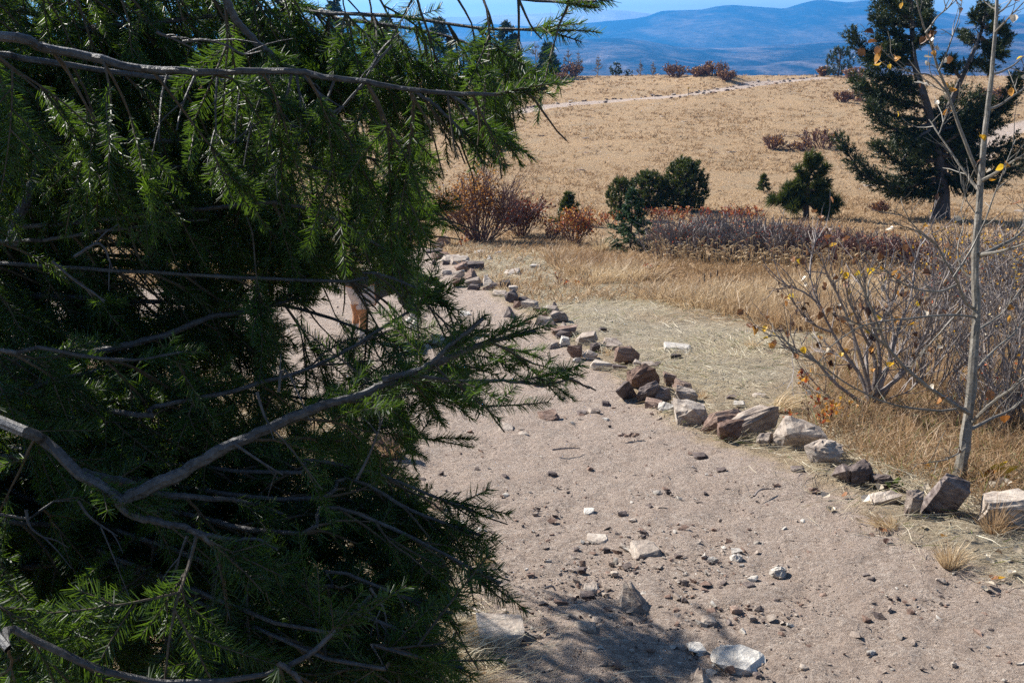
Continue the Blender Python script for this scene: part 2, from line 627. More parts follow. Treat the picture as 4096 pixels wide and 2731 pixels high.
_gx = np.linspace(-16, 16, 330)
_gy = np.linspace(-1, 33, 350)
_GX, _GY = np.meshgrid(_gx, _gy, indexing='ij')
_GS = np.clip(poly_sd(_GX, _GY, TRAIL) / 0.6, 0, 1)


def trail_dip(x, y):
    i = np.clip((np.asarray(x, float) + 16) / 32 * 329, 0, 328.999)
    j = np.clip((np.asarray(y, float) + 1) / 34 * 349, 0, 348.999)
    a, b = i.astype(int), j.astype(int)
    u, v = i - a, j - b
    return (_GS[a, b] * (1 - u) + _GS[a + 1, b] * u) * (1 - v) + (_GS[a, b + 1] * (1 - u) + _GS[a + 1, b + 1] * u) * v


def gz(p):
    p = np.asarray(p, float)
    return height(p[..., 0], p[..., 1]) - 0.03 * trail_dip(p[..., 0], p[..., 1])
# ------------------------------------------------------------------ hills, mountains, air
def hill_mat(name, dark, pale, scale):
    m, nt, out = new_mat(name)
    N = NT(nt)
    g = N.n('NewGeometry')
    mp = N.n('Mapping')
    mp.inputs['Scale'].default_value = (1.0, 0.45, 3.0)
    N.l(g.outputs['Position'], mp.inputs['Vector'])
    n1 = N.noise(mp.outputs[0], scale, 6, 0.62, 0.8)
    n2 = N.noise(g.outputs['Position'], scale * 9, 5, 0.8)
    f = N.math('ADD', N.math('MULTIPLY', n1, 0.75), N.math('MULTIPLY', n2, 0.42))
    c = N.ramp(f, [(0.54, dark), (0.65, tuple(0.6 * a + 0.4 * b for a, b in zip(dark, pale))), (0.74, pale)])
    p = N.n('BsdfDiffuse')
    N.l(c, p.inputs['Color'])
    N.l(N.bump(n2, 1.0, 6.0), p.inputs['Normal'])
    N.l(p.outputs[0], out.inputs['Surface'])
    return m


M['hill'] = hill_mat('hazed_forest_foothills', (0.008, 0.024, 0.055), (0.30, 0.25, 0.25), 0.007)  # forest colour with the blue of distance haze mixed in
M['mount'] = hill_mat('hazed_forest_mountain', (0.010, 0.040, 0.085), (0.20, 0.18, 0.19), 0.0036)  # forest base tinted blue to add to the haze
M['mount_far'] = hill_mat('haze_pale_far_mountain', (0.40, 0.40, 0.40), (0.62, 0.60, 0.58), 0.002)  # pale base paints in the whitening of far haze


def terrain_strip(name, label, mat, y0, y1, low, top, cols=420, rws=70, seed=0, amp=8.0):
    """Sloping land between distances y0 and y1; its crest follows the skyline given in photograph pixels."""
    xs = np.linspace(-3500, 7600, cols)
    ti = np.linspace(0, 1, rws)
    X, T = np.meshgrid(xs, ti)
    tx, ty = zip(*top)
    crest = np.interp(X, tx, ty)
    lo = np.interp(X, *zip(*low)) if isinstance(low, list) else low
    Yd = y0 * (y1 / y0) ** T
    py = lo + (crest - lo) * T ** 0.8
    env = np.sin(np.clip(T, 0, 1) * math.pi) ** 0.6
    py = py - amp * env * fbm(X / 420, T * 4.0 + seed, 60 + seed, 5)
    py = py - np.where(T > 0.93, 1.0, 0.0) * 1.6 * fbm(X / 60, T * 0, 70 + seed, 4)
    rx, ry = (X - 2048) / FPX, (1365.5 - py) / FPX
    k = Yd / (FW[1] + ry * UP[1])
    V = np.stack([k * rx, Yd, CAM[2] + k * (FW[2] + ry * UP[2])], -1)
    # the back falls away behind the crest
    back = V[-1].copy()
    back[:, 1] += 0.12 * y1
    back[:, 2] -= 0.06 * y1
    V = np.concatenate([V, back[None]], 0).reshape(-1, 3)
    n = rws + 1
    ix = np.arange(n * cols).reshape(n, cols)
    F = np.stack([ix[:-1, :-1], ix[:-1, 1:], ix[1:, 1:], ix[1:, :-1]], -1).reshape(-1, 4)
    mb = MB()
    mb.add(V, F)
    o = mb.build(name, mat, smooth=True)
    tag(o, kind='structure')
    o['label'] = label
    return o


SKY_MAIN = [(-3500, 60), (0, 95), (1500, 90), (2000, 100), (2250, 112), (2330, 96), (2420, 86), (2540, 76), (2590, 66), (2640, 46), (2700, 42), (2800, 41), (2860, 28), (2920, 20),
            (3000, 26), (3070, 31), (3140, 34), (3200, 16), (3270, 1), (3330, 5), (3400, 11), (3450, 2), (3520, 8), (3600, 14), (3680, 24), (3750, 46),
            (3830, 62), (3900, 70), (4000, 66), (4096, 58), (4600, 40), (7600, 70)]
SKY_FOOT = [(-3500, 170), (1500, 185), (2100, 168), (2300, 158), (2500, 152), (2600, 166), (2720, 188), (2900, 196), (3100, 182), (3300, 168), (3500, 150), (3700, 122), (3900, 104), (4096, 90), (7600, 60)]
SKY_FAR = [(-3500, 80), (1800, 70), (2250, 52), (2360, 42), (2440, 38), (2500, 44), (2570, 52), (2640, 62), (2750, 75), (3400, 70), (3760, 56), (3850, 50), (3950, 56), (4096, 66), (7600, 70)]
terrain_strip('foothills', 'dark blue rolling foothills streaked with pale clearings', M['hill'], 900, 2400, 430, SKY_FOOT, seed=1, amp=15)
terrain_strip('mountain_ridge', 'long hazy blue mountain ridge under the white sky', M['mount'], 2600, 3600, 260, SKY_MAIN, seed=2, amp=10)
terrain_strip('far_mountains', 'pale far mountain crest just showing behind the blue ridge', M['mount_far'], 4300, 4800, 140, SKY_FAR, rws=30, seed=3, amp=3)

HAZE_TOP = 160.0
hv = MB()
x0, x1, y0, y1, z0, z1 = -12000, 12000, -60, 5600, -170, HAZE_TOP
hv.add([(x0, y0, z0), (x1, y0, z0), (x1, y1, z0), (x0, y1, z0), (x0, y0, z1), (x1, y0, z1), (x1, y1, z1), (x0, y1, z1)],
       [(0, 3, 2, 1), (4, 5, 6, 7), (0, 1, 5, 4), (1, 2, 6, 5), (2, 3, 7, 6), (3, 0, 4, 7)])
hm_, nt_, out_ = new_mat('blue_air')
pv = nt_.nodes.new('ShaderNodeVolumePrincipled')
pv.inputs['Color'].default_value = (0.08, 0.42, 1.0, 1)
pv.inputs['Density'].default_value = 0.00028
pv.inputs['Anisotropy'].default_value = 0.4
nt_.links.new(pv.outputs[0], out_.inputs['Volume'])
haze = hv.build('haze', hm_)
tag(haze, kind='stuff')
haze['label'] = 'blue air between the meadow and the mountains'

# ------------------------------------------------------------------ rocks
def rock_mesh(seed, w, d, h, n=16, rough=0.03, style='block', cuts=1):
    """Broken angular stone: hull of a few points, split and roughened. Base at z = 0."""
    r = np.random.default_rng(seed)
    bm = bmesh.new()
    if style == 'slab':
        for sx in (-1, 1):
            for sy in (-1, 1):
                for sz in (0, 1):
                    bm.verts.new(((sx * r.uniform(0.18, 0.5)) * w, sy * r.uniform(0.2, 0.5) * d, (sz * r.uniform(0.72, 1.05)) * h))
        bm.verts.new((r.uniform(-0.4, -0.1) * w, r.uniform(-0.1, 0.3) * d, h * r.uniform(0.8, 1.1)))
        bm.verts.new((r.uniform(0.1, 0.4) * w, r.uniform(-0.3, 0.2) * d, h * r.uniform(0.8, 1.1)))
        for k in range(n // 2):
            a = r.uniform(0, 6.283)
            bm.verts.new((0.5 * w * math.cos(a) * r.uniform(0.85, 1.05), 0.5 * d * math.sin(a) * r.uniform(0.85, 1.05), h * r.uniform(0.1, 0.75)))
    elif style == 'wedge':
        for sx in (-1, 1):
            for sy in (-1, 1):
                bm.verts.new((sx * r.uniform(0.4, 0.5) * w, sy * r.uniform(0.38, 0.5) * d, 0))
        bm.verts.new((-0.12 * w, 0.42 * d, h))
        bm.verts.new((0.05 * w, 0.40 * d, h * 0.95))
        bm.verts.new((0.14 * w, -0.30 * d, h * 0.50))
        bm.verts.new((0.46 * w, -0.1 * d, h * 0.10))
        for k in range(n // 3):
            bm.verts.new((r.uniform(-0.45, 0.45) * w, r.uniform(-0.45, 0.45) * d, r.uniform(0, 0.22) * h))
    elif style == 'round':
        for k in range(n + 8):
            q = nrm(r.normal(size=3))
            bm.verts.new((0.5 * w * q[0], 0.5 * d * q[1], h * (0.45 + 0.55 * q[2])))
    else:
        for k in range(n):
            q = r.uniform(-1, 1, 3)
            q = q / max(abs(q)) * r.uniform(0.82, 1.0)
            if r.random() < 0.5:
                q = q / (np.linalg.norm(q) ** 0.5)
            q = np.clip(q, -1, 1)
            bm.verts.new((0.5 * w * q[0], 0.5 * d * q[1], h * (0.5 + 0.5 * q[2])))
    res = bmesh.ops.convex_hull(bm, input=bm.verts)
    junk = list({e for e in res['geom_interior'] + res['geom_unused'] if isinstance(e, bmesh.types.BMVert)})
    if junk:
        bmesh.ops.delete(bm, geom=junk, context='VERTS')
    for _ in range(cuts):
        bmesh.ops.triangulate(bm, faces=bm.faces)
        bmesh.ops.subdivide_edges(bm, edges=bm.edges[:], cuts=1, use_grid_fill=True)
        s = min(w, d, h)
        for v in bm.verts:
            v.co += Vector(r.normal(size=3) * rough * s)
    me = bpy.data.meshes.new('rock')
    bm.to_mesh(me)
    bm.free()
    return me


MAT_OF = {'p': 'rock_pale', 'b': 'rock_brown', 'd': 'rock_dark', 'w': 'rock_white'}
_rk = [100]


def rock(px, py, wpx, hpx, tone, style, label, name='rock', cat='rock', group=None, depth=0.75, tilt=(0, 0, None), sink=0.12, lift=0.0, cuts=2, hk=0.85):
    """Stone centred on photograph pixel (px, py), wpx by hpx pixels there."""
    _rk[0] += 1
    r = np.random.default_rng(_rk[0])
    g = hit(px, py + hpx * 0.36)
    dz = depth_of(g)
    w = wpx * dz / FPX
    h = max(hpx * dz / FPX * hk, 0.012)
    dp = w * depth * r.uniform(0.85, 1.15)
    me = rock_mesh(_rk[0], w, dp, h * (1 + sink), 16, 0.02, {'s': 'slab', 'k': 'block', 'w': 'wedge', 'r': 'round'}[style], cuts)
    me.materials.append(M[MAT_OF[tone]])
    o = bpy.data.objects.new(name, me)
    COL.objects.link(o)
    c = g + np.array([0, dp * 0.35, 0])
    c[2] = float(gz(c)) - sink * h + lift
    o.location = c
    rz = tilt[2] if tilt[2] is not None else r.uniform(-0.35, 0.35)
    o.rotation_euler = (tilt[0] + r.normal() * 0.06, tilt[1] + r.normal() * 0.06, rz)
    tag(o, label, cat, group)
    return o


EDGE = 'stones edging the trail'
E = [
    # far start of the row, beside the bush
    (1749, 985, 50, 30, 'b', 'k', 'small brown block at the far start of the stone row'),
    (1774, 966, 62, 46, 'b', 's', 'tilted brown slab leaning at the far end of the stone row'),
    (1736, 1006, 70, 20, 'd', 's', 'thin flat dark stone at the far end beside the fir spray'),
    (1766, 1027, 88, 28, 'b', 's', 'low brown slab third from the far end of the row'),
    (1808, 1040, 100, 24, 'p', 's', 'long pale slab near the far end of the row'),
    (1735, 1049, 18, 26, 'd', 'k', 'little upright dark stone on the trail side of the far row'),
    (1781, 1051, 34, 22, 'd', 'k', 'small dark block between two long slabs, far row'),
    (1839, 1047, 92, 28, 'p', 's', 'pale flat topped slab on top of the far stones'),
    (1877, 1056, 36, 24, 'd', 'k', 'dark lump right of the pale flat topped slab'),
    (1840, 1073, 66, 40, 'b', 'k', 'reddish brown block in the thick of the far heap'),
    (1897, 1068, 92, 34, 'd', 's', 'dark flat rock forming the right side of the far heap'),
    (1786, 1090, 48, 20, 'p', 's', 'flat stone lying on the trail left of the far heap'),
    (1836, 1097, 60, 32, 'p', 'k', 'pale grey block left of the pointed brown stone'),
    (1880, 1106, 76, 46, 'b', 'w', 'pointed dark brown stone like a little tent'),
    (1836, 1131, 62, 36, 'b', 'k', 'brown block at the front foot of the far heap'),
    (1891, 1132, 76, 34, 'p', 's', 'pale slab at the front of the pointed brown stone'),
    (1894, 1150, 56, 22, 'd', 's', 'thin dark stone lying before the pale slab'),
    (1957, 1131, 66, 44, 'p', 'w', 'pale pointed stone in the gap after the far heap'),
    (1952, 1153, 52, 26, 'b', 'k', 'brown stone below the pale pointed stone'),
    (1989, 1143, 54, 34, 'd', 'k', 'dark rounded rock right of the pale pointed stone'),
    (2025, 1143, 52, 36, 'd', 's', 'dark slab just before the row bends down'),
    (2052, 1162, 48, 40, 'p', 'k', 'squarish pale block standing at the bend of the row'),
    (2000, 1178, 70, 20, 'p', 's', 'flat pale slab on the trail below the bend'),
    (2046, 1198, 68, 58, 'd', 'k', 'bulky dark block standing under the squarish pale block'),
    (2094, 1206, 56, 26, 'd', 's', 'dark thin slab right of the bulky dark block'),
    (2072, 1224, 50, 34, 'b', 'k', 'brown stone in front of the bulky dark block'),
    (2122, 1224, 76, 38, 'p', 's', 'pale topped slab with a dark front edge'),
    (2150, 1243, 40, 22, 'd', 'k', 'small dark stone between two pale topped slabs'),
    (2036, 1251, 56, 42, 'd', 'w', 'dark white-edged stone standing alone on the trail'),
    (2198, 1246, 82, 34, 'p', 's', 'grey slab lying across the middle of the row'),
    (2222, 1236, 46, 44, 'd', 'w', 'dark pointed rock behind the grey slab'),
    (2176, 1264, 44, 32, 'b', 'k', 'small brown block in front of the grey slab'),
    (2241, 1273, 76, 46, 'p', 'k', 'broad pale rock at the grassy side of the row'),
    (2182, 1289, 82, 34, 'p', 's', 'long pale slab at the trail side, mid row'),
    (2110, 1288, 42, 18, 'b', 's', 'flat brown stone on the dirt left of the long pale slab'),
    (2204, 1306, 62, 40, 'd', 'k', 'dark rough block below the long pale slab'),
    (2254, 1311, 52, 32, 'p', 'w', 'pale wedge leaning on the long brown slab'),
    (2261, 1332, 126, 32, 'b', 's', 'long brown slab with a straight front edge'),
    (2252, 1345, 60, 34, 'd', 'k', 'dark stone under the long brown slab'),
    (2254, 1371, 48, 42, 'w', 'k', 'whitish block below the long brown slab'),
    (2212, 1382, 60, 24, 'p', 's', 'low pale stone half buried left of the whitish block'),
    # middle heap
    (2299, 1411, 66, 60, 'b', 'k', 'dark red-brown upright block at the left of the middle heap'),
    (2322, 1417, 42, 24, 'p', 'r', 'small pale cobble against the red-brown upright block'),
    (2361, 1424, 66, 40, 'p', 'r', 'pale rounded cobble at the foot of the middle heap'),
    (2311, 1440, 38, 22, 'w', 'r', 'small whitish cobble nearest the trail in the middle heap'),
    (2352, 1362, 100, 50, 'p', 's', 'big pale slab lying across the top of the middle heap'),
    (2378, 1394, 64, 40, 'd', 'k', 'black cracked block under the big pale slab'),
    (2452, 1374, 84, 20, 'p', 's', 'upper slab of the two stacked slabs'),
    (2455, 1394, 80, 26, 'p', 's', 'lower slab of the two stacked slabs'),
    (2507, 1432, 108, 82, 'b', 'k', 'large brown boulder with a pale flat top, mid row'),
    (2408, 1466, 92, 34, 'p', 's', 'flat two-toned slab left of the large brown boulder'),
    (2477, 1474, 70, 22, 'd', 's', 'thin dark slab in front of the large brown boulder'),
    (2554, 1458, 52, 32, 'p', 'k', 'pale stone tucked right of the large brown boulder'),
    (2592, 1466, 64, 26, 'p', 's', 'pale flat stone above the tilted slab pile'),
    (2634, 1461, 34, 24, 'd', 'k', 'small dark stone above the tilted slab pile'),
]
for (x, y, w, h, t, s, lab) in E:
    rock(x, y, w, h, t, s, lab, group=EDGE, cuts=1, hk=0.95)

E2 = [
    # tilted pile (px, py, w, h, tone, style, label, tilt, depth, lift)
    (2586, 1512, 150, 112, 'b', 's', 'largest slab of the tilted pile, leaning back to the right', (0.35, -0.45, 0.2), 0.6, 0.0),
    (2528, 1552, 74, 100, 'd', 's', 'dark slab at the left edge of the tilted pile', (0.25, -0.75, 0.5), 0.5, 0.0),
    (2602, 1572, 112, 84, 'd', 'k', 'dark flat-faced slab at the front of the tilted pile', (0.35, -0.2, 0.1), 0.45, 0.0),
    (2650, 1586, 80, 62, 'd', 'k', 'dark squarish stone at the front right of the tilted pile', (0.1, 0.0, 0.3), 0.7, 0.0),
    (2674, 1522, 66, 56, 'b', 'k', 'brown stone behind the tilted pile on the grass side', (0, 0.2, 0), 0.7, 0.0),
    (2726, 1552, 78, 44, 'b', 'k', 'brown block right of the tilted pile', (0, 0.15, 0), 0.7, 0.0),
    (2742, 1590, 118, 64, 'p', 's', 'greyish flat slab sloping right of the tilted pile', (0.15, 0.12, 0.1), 0.7, 0.0),
    (2617, 1622, 76, 32, 'b', 's', 'low brown stone at the foot of the tilted pile', (0, 0, None), 0.7, 0.0),
    (2664, 1637, 74, 44, 'w', 'k', 'small bright block between the tilted pile and the big square block', (0, 0.1, None), 0.8, 0.0),
    (2727, 1628, 74, 30, 'p', 's', 'pale stone behind the big square block', (0, 0, None), 0.7, 0.0),
    (2768, 1666, 164, 90, 'p', 's', 'big square pale block with a shaded front', (0.0, 0.06, 0.25), 0.75, 0.0),
    # near stretch
    (2909, 1698, 216, 92, 'b', 's', 'long dark brown stone lying right of the big square block', (0.1, -0.14, 0.25), 0.4, 0.0),
    (2936, 1732, 138, 88, 'b', 'k', 'reddish block in front of the long dark brown stone', (0, -0.12, 0.1), 0.6, 0.0),
    (3020, 1712, 250, 84, 'p', 's', 'long pale slab tilted up towards the red-leaved sprig', (0.12, -0.42, 0.30), 0.38, 0.03),
    (3060, 1764, 74, 70, 'p', 'r', 'small pale rounded stone between the two large slabs', (0, 0, None), 0.8, 0.0),
    (3190, 1742, 200, 140, 'p', 's', 'broad grey slab leaning with a banded face', (0.42, 0.12, -0.2), 0.75, 0.0),
    (3304, 1822, 200, 96, 'p', 'r', 'large smooth pinkish rock at the path side of the shrubs', (0.08, 0.1, 0.1), 0.8, 0.0),
    (3198, 1882, 58, 24, 'd', 's', 'small flat dark stone in front of the smooth pinkish rock', (0, 0, None), 0.7, 0.0),
    (3364, 1902, 84, 76, 'd', 'k', 'black jagged rock below the smooth pinkish rock', (0.2, 0.3, 0.3), 0.8, 0.0),
    (3446, 1900, 112, 96, 'd', 'k', 'dark purplish broken rock among the dry leaves', (0.2, -0.2, 0.2), 0.8, 0.0),
    (3552, 2002, 130, 44, 'p', 's', 'flat pale stone in front of the dark broken rocks', (0.0, -0.2, 0.1), 0.6, 0.0),
    (3660, 2026, 104, 126, 'p', 'k', 'upright pale block beside the leaning black rock', (0.1, 0.1, 0.2), 0.6, 0.0),
    (3748, 1990, 150, 170, 'd', 's', 'tall leaning black rock at the foot of the sapling', (0.25, 0.35, 0.1), 0.5, 0.0),
    (4040, 2062, 250, 130, 'p', 'k', 'big pale boulder at the right edge of the picture', (0, 0.05, 0.05), 0.7, 0.0),
    (3560, 1935, 120, 60, 'd', 'k', 'dark low rock behind the flat pale stone', (0, 0, 0), 0.7, 0.0),
]
for (x, y, w, h, t, s, lab, tl, dp, lf) in E2:
    rock(x, y, w, h, t, s, lab, group=EDGE, tilt=tl, depth=dp, lift=lf, cuts=2, hk=0.95)

TS = 'loose stones lying on the trail'
L = [
    (2544, 2382, 142, 112, 'p', 'w', 'pale three-sided rock jutting from the middle of the trail'),
    (2346, 2494, 96, 46, 'p', 's', 'flat pale stone casting a sharp shadow left of the three-sided rock'),
    (2370, 2335, 64, 26, 'p', 's', 'upper of two flat grey stones on the trail'),
    (2352, 2362, 66, 36, 'd', 's', 'lower darker of two flat grey stones on the trail'),
    (2090, 2423, 40, 32, 'b', 'k', 'small brown cube-like stone at the shaded trail edge'),
    (1992, 2546, 205, 78, 'p', 's', 'large slab half shaded at the bottom of the fir'),
    (1842, 2462, 108, 60, 'w', 'r', 'pale rounded rock at the grass edge under the fir'),
    (1824, 2108, 92, 62, 'w', 's', 'white flat rock at the left trail edge behind fir tips'),
    (1745, 2025, 84, 44, 'b', 'k', 'brown rock with a pale top at the left trail edge'),
    (2398, 2140, 100, 22, 'p', 's', 'long thin stone like a ruler lying across the trail'),
    (2590, 2184, 130, 44, 'p', 's', 'low ledge of pale rock surfacing in mid trail'),
    (2955, 2196, 66, 62, 'w', 'r', 'whitish rock bedded in the dirt, left of its twin'),
    (3122, 2246, 76, 84, 'w', 'r', 'whitish flat rock bedded in the dirt, right of its twin'),
    (2978, 2622, 240, 92, 'w', 'r', 'biggest pale rock bedded at the bottom of the trail'),
    (2810, 2690, 94, 60, 'p', 'w', 'pointed grey stone at the bottom edge left of the biggest rock'),
    (3035, 2668, 42, 26, 'd', 'r', 'dark pebble just below the biggest bedded rock'),
    (2790, 2568, 72, 44, 'w', 'k', 'bright cracked block above the pointed grey stone'),
    (2736, 2566, 46, 26, 'p', 's', 'flat chip leaning on the bright cracked block'),
    (2952, 2412, 54, 34, 'b', 'k', 'brown stone with a pale top right of the three-sided rock'),
    (3018, 2446, 38, 26, 'p', 'k', 'small pale stone down right of the brown pale-topped stone'),
    (2920, 2460, 28, 26, 'd', 'k', 'small dark pointed stone left of the small pale stone'),
    (2742, 2372, 30, 24, 'd', 'k', 'black egg-sized stone near the three-sided rock tip'),
    (2838, 2460, 70, 30, 'p', 's', 'splintered flat stone below the black egg-sized stone'),
    (2193, 1652, 98, 38, 'b', 's', 'flat brown-edged stone under the tip of the long fir bough'),
    (2025, 1698, 66, 26, 'p', 's', 'flat stone left of the brown-edged one at the fir boughs'),
    (2094, 1716, 50, 24, 'p', 'r', 'oval pale stone below the flat brown-edged stone'),
    (2160, 1518, 66, 32, 'd', 's', 'dark slab behind the twig at the end of the long bough'),
    (2330, 1640, 44, 22, 'd', 'k', 'dark little rock right of the long bough tip'),
    (2376, 1636, 58, 26, 'p', 's', 'pale stone next to the dark little rock in mid trail'),
    (2422, 1608, 36, 20, 'd', 's', 'dark splinter standing on the trail near the tilted pile'),
    (1740, 1122, 34, 22, 'b', 'k', 'lone brown stone on the far trail'),
    (1860, 1246, 54, 18, 'w', 's', 'bright flat stone on the rubbly left side of the trail'),
    (1770, 1356, 66, 18, 'p', 's', 'flat stone in the dog shadow'),
    (1690, 1336, 30, 22, 'b', 'k', 'brown stone between the fir tips and the dog shadow'),
    (2014, 1890, 38, 20, 'd', 'k', 'dark pebble at the left of the upper trail'),
    (2022, 1960, 32, 22, 'w', 'r', 'white pebble on the left side of the trail'),
    (2208, 1876, 40, 16, 'd', 's', 'thin dark chip on the upper trail'),
    (2358, 2028, 50, 24, 'w', 's', 'bright chip above the ruler-like stone'),
    (2492, 2036, 44, 20, 'd', 's', 'dark flat chip right of the bright chip'),
    (2534, 2060, 34, 22, 'p', 'k', 'grey chip just below the dark flat chip'),
    (2570, 2104, 36, 20, 'd', 'k', 'dark chip above the low pale ledge'),
    (2310, 2176, 32, 18, 'd', 'k', 'dark stone at the left end of the low pale ledge'),
    (2430, 2178, 32, 24, 'd', 'k', 'dark stone under the ruler-like stone'),
    (2330, 2258, 44, 20, 'd', 's', 'slanted dark chip above the two flat grey stones'),
    (2462, 2268, 36, 18, 'p', 's', 'grey chip above the three-sided rock'),
    (2890, 1872, 42, 22, 'd', 's', 'dark edged stone with a pale top on the right trail side'),
    (2946, 1860, 26, 16, 'p', 'r', 'small round stone near the dark edged one'),
    (2806, 1818, 60, 26, 'd', 's', 'dark flake below the big square block'),
    (3218, 2072, 24, 18, 'w', 'k', 'white pebble at the grass edge of the trail'),
    (3170, 2142, 28, 16, 'd', 'r', 'black pebble in the middle of the bare right trail'),
    (3000, 2316, 52, 16, 'd', 's', 'dark sliver below the whitish bedded rocks'),
    (3466, 2280, 28, 20, 'd', 'k', 'dark pebble on the right of the trail by the litter'),
    (3490, 2576, 46, 24, 'w', 'r', 'pale pebble on the bare lower right trail'),
    (3822, 2626, 26, 22, 'p', 'r', 'grey pebble low on the right of the trail'),
    (3222, 2640, 38, 22, 'p', 's', 'pale flat pebble right of the biggest bedded rock'),
    (2720, 1398, 130, 26, 'w', 's', 'wide flat pale slab bedded in the straw beside the row'),
    (2706, 1426, 44, 26, 'd', 'k', 'dark lump standing on the straw right of the large brown boulder'),
    (2410, 1318, 36, 22, 'd', 's', 'dark flat stone on the straw right of the long brown slab'),
    (2960, 1616, 56, 24, 'w', 's', 'bright stone on the straw above the long dark brown stone'),
    (3040, 1586, 58, 20, 'p', 's', 'flat stone on the straw near the tuft of blond grass'),
    (2930, 1590, 46, 18, 'd', 's', 'dark stone on the straw beside the bright one'),
    (1918, 1010, 44, 18, 'w', 's', 'white flat stone on the grass right of the far stones'),
    (1994, 1012, 28, 16, 'd', 'k', 'dark stone below the orange bush'),
    (1958, 1032, 30, 18, 'w', 'w', 'small white pointed stone below the orange bush'),
    (2080, 1036, 30, 14, 'p', 'k', 'pale stone in the dry grass right of the far stones'),
    (2140, 1066, 52, 18, 'w', 's', 'whitish flat stone in the dry grass before the shrubs'),
    (2050, 1092, 70, 16, 'p', 's', 'long grey stone lying in the straw near the bend'),
]
for (x, y, w, h, t, s, lab) in L:
    rock(x, y, w, h, t, s, lab, name='stone', cat='stone', group=TS, cuts=2 if w > 60 else 1, sink=0.30 if s != 'r' else 0.85, depth=0.9, hk={'w': 0.8, 'r': 0.38}.get(s, 0.72))

# left side rocks half hidden behind the fir
rock(1540, 1795, 150, 120, 'b', 'k', 'brown jagged rock beside a dry grass clump behind the fir', group='rocks seen through the fir', cuts=2)
rock(620, 1060, 90, 70, 'p', 'k', 'grey rock glimpsed high through the fir needles', group='rocks seen through the fir', cuts=2)
rock(520, 1185, 70, 44, 'w', 's', 'bright topped rock on the sand behind the hanging twigs', group='rocks seen through the fir', cuts=2)
rock(420, 1210, 130, 40, 'b', 's', 'low brown rock left of the bright topped rock', group='rocks seen through the fir', cuts=2)

# gravel: thousands of chips nobody would count
peb = MB()
base_shapes = []
for k in range(8):
    me = rock_mesh(900 + k, 1.0, 0.8, 0.45, 9, 0.0, 'block', 0)
    vv = np.array([v.co[:] for v in me.vertices])
    ff = [list(p.vertices) for p in me.polygons]
    tri = np.array([[q[0], q[i], q[i + 1]] for q in ff for i in range(1, len(q) - 1)])
    base_shapes.append((vv, tri))
    bpy.data.meshes.remove(me)
cnt = 0
while cnt < 9000:
    y = rng.uniform(2.4, 4.2) if rng.random() < 0.35 else 2.4 * (26 / 2.4) ** rng.random()
    x = rng.uniform(-0.62, 0.56) * (y + 0.8)
    sd = float(trail_dip(x, y)) * 0.6 - 0.15
    lane = float(fbm(np.array([x * 0.9]), np.array([y * 0.9]), 77, 3)[0])
    if rng.random() > (0.10 + 0.85 * max(0, lane) + 0.5 * math.exp(-((x - 0.55 * (y / 3.2)) / (0.45 * y / 3.2)) ** 2) if sd > -0.1 else 0.14):
        continue
    s = 0.010 * rng.pareto(2.4) + 0.006
    s = min(s, 0.05) * (1 + 0.03 * y)
    vv, tri = base_shapes[rng.integers(8)]
    a = rng.uniform(0, 6.28)
    c, sn = math.cos(a), math.sin(a)
    q = vv * s * rng.uniform(0.6, 1.2, 3)
    q = q @ np.array([[c, sn, 0], [-sn, c, 0], [0, 0, 1]])
    q = q + np.array([x, y, float(gz(np.array([x, y]))) - 0.15 * s])
    peb.add(q, tri, int(rng.choice(4, p=[0.4, 0.25, 0.2, 0.15])))
    cnt += 1
o = peb.build('gravel', [M['rock_pale'], M['rock_brown'], M['rock_dark'], M['rock_white']])
tag(o, kind='stuff')
o['label'] = 'loose gravel chips scattered over the dirt trail'

# edging stones of the far trail, a few pixels each
ft = MB()
pp = smooth_path(FAR_TR, 400)
for k in range(160):
    q = pp[rng.integers(40, 400)] + np.array([rng.normal() * 0.15, rng.choice([-1, 1], p=[0.35, 0.65]) * rng.uniform(0.8, 1.2), 0])
    s = rng.uniform(0.12, 0.45)
    vv, tri = base_shapes[rng.integers(8)]
    ft.add(vv * s + np.array([q[0], q[1], float(height(q[0], q[1])) - 0.03]), tri, int(rng.choice(3)))
for k in range(90):
    y = rng.uniform(30, 70)
    x = rng.uniform(-0.3, 0.55) * y
    s = rng.uniform(0.1, 0.4)
    vv, tri = base_shapes[rng.integers(8)]
    ft.add(vv * s * np.array([1.4, 1, 0.6]) + on_ground(x, y) - np.array([0, 0, 0.04]), tri, int(rng.choice(3)))
o = ft.build('distant_rubble', [M['rock_pale'], M['rock_brown'], M['rock_dark']])
tag(o, kind='stuff')
o['label'] = 'tiny stones strewn along the far trail and meadow'
# ------------------------------------------------------------------ plant builders
def leaf_quads(mb, c, size, mat=0, tint=None, dirs=None):
    """Small folded leaves of two triangles at the points c."""
    c = np.asarray(c)
    n = len(c)
    if n == 0:
        return
    d = nrm(rng.normal(size=(n, 3))) if dirs is None else nrm(dirs)
    s = nrm(np.cross(d, rng.normal(size=(n, 3))))
    u = np.cross(d, s)
    L = (np.broadcast_to(size, (n,)) * rng.uniform(0.7, 1.3, n))[:, None]
    v = np.stack([c, c + d * L * 0.5 + s * L * 0.33 + u * L * 0.1, c + d * L, c + d * L * 0.5 - s * L * 0.33 + u * L * 0.1], 1).reshape(-1, 3)
    q = np.arange(n)[:, None] * 4
    f = np.concatenate([q + np.array([0, 1, 2]), q + np.array([0, 2, 3])])
    t = rng.random(n) if tint is None else np.broadcast_to(tint, (n,))
    mb.add(v, f, mat, np.repeat(t, 4))


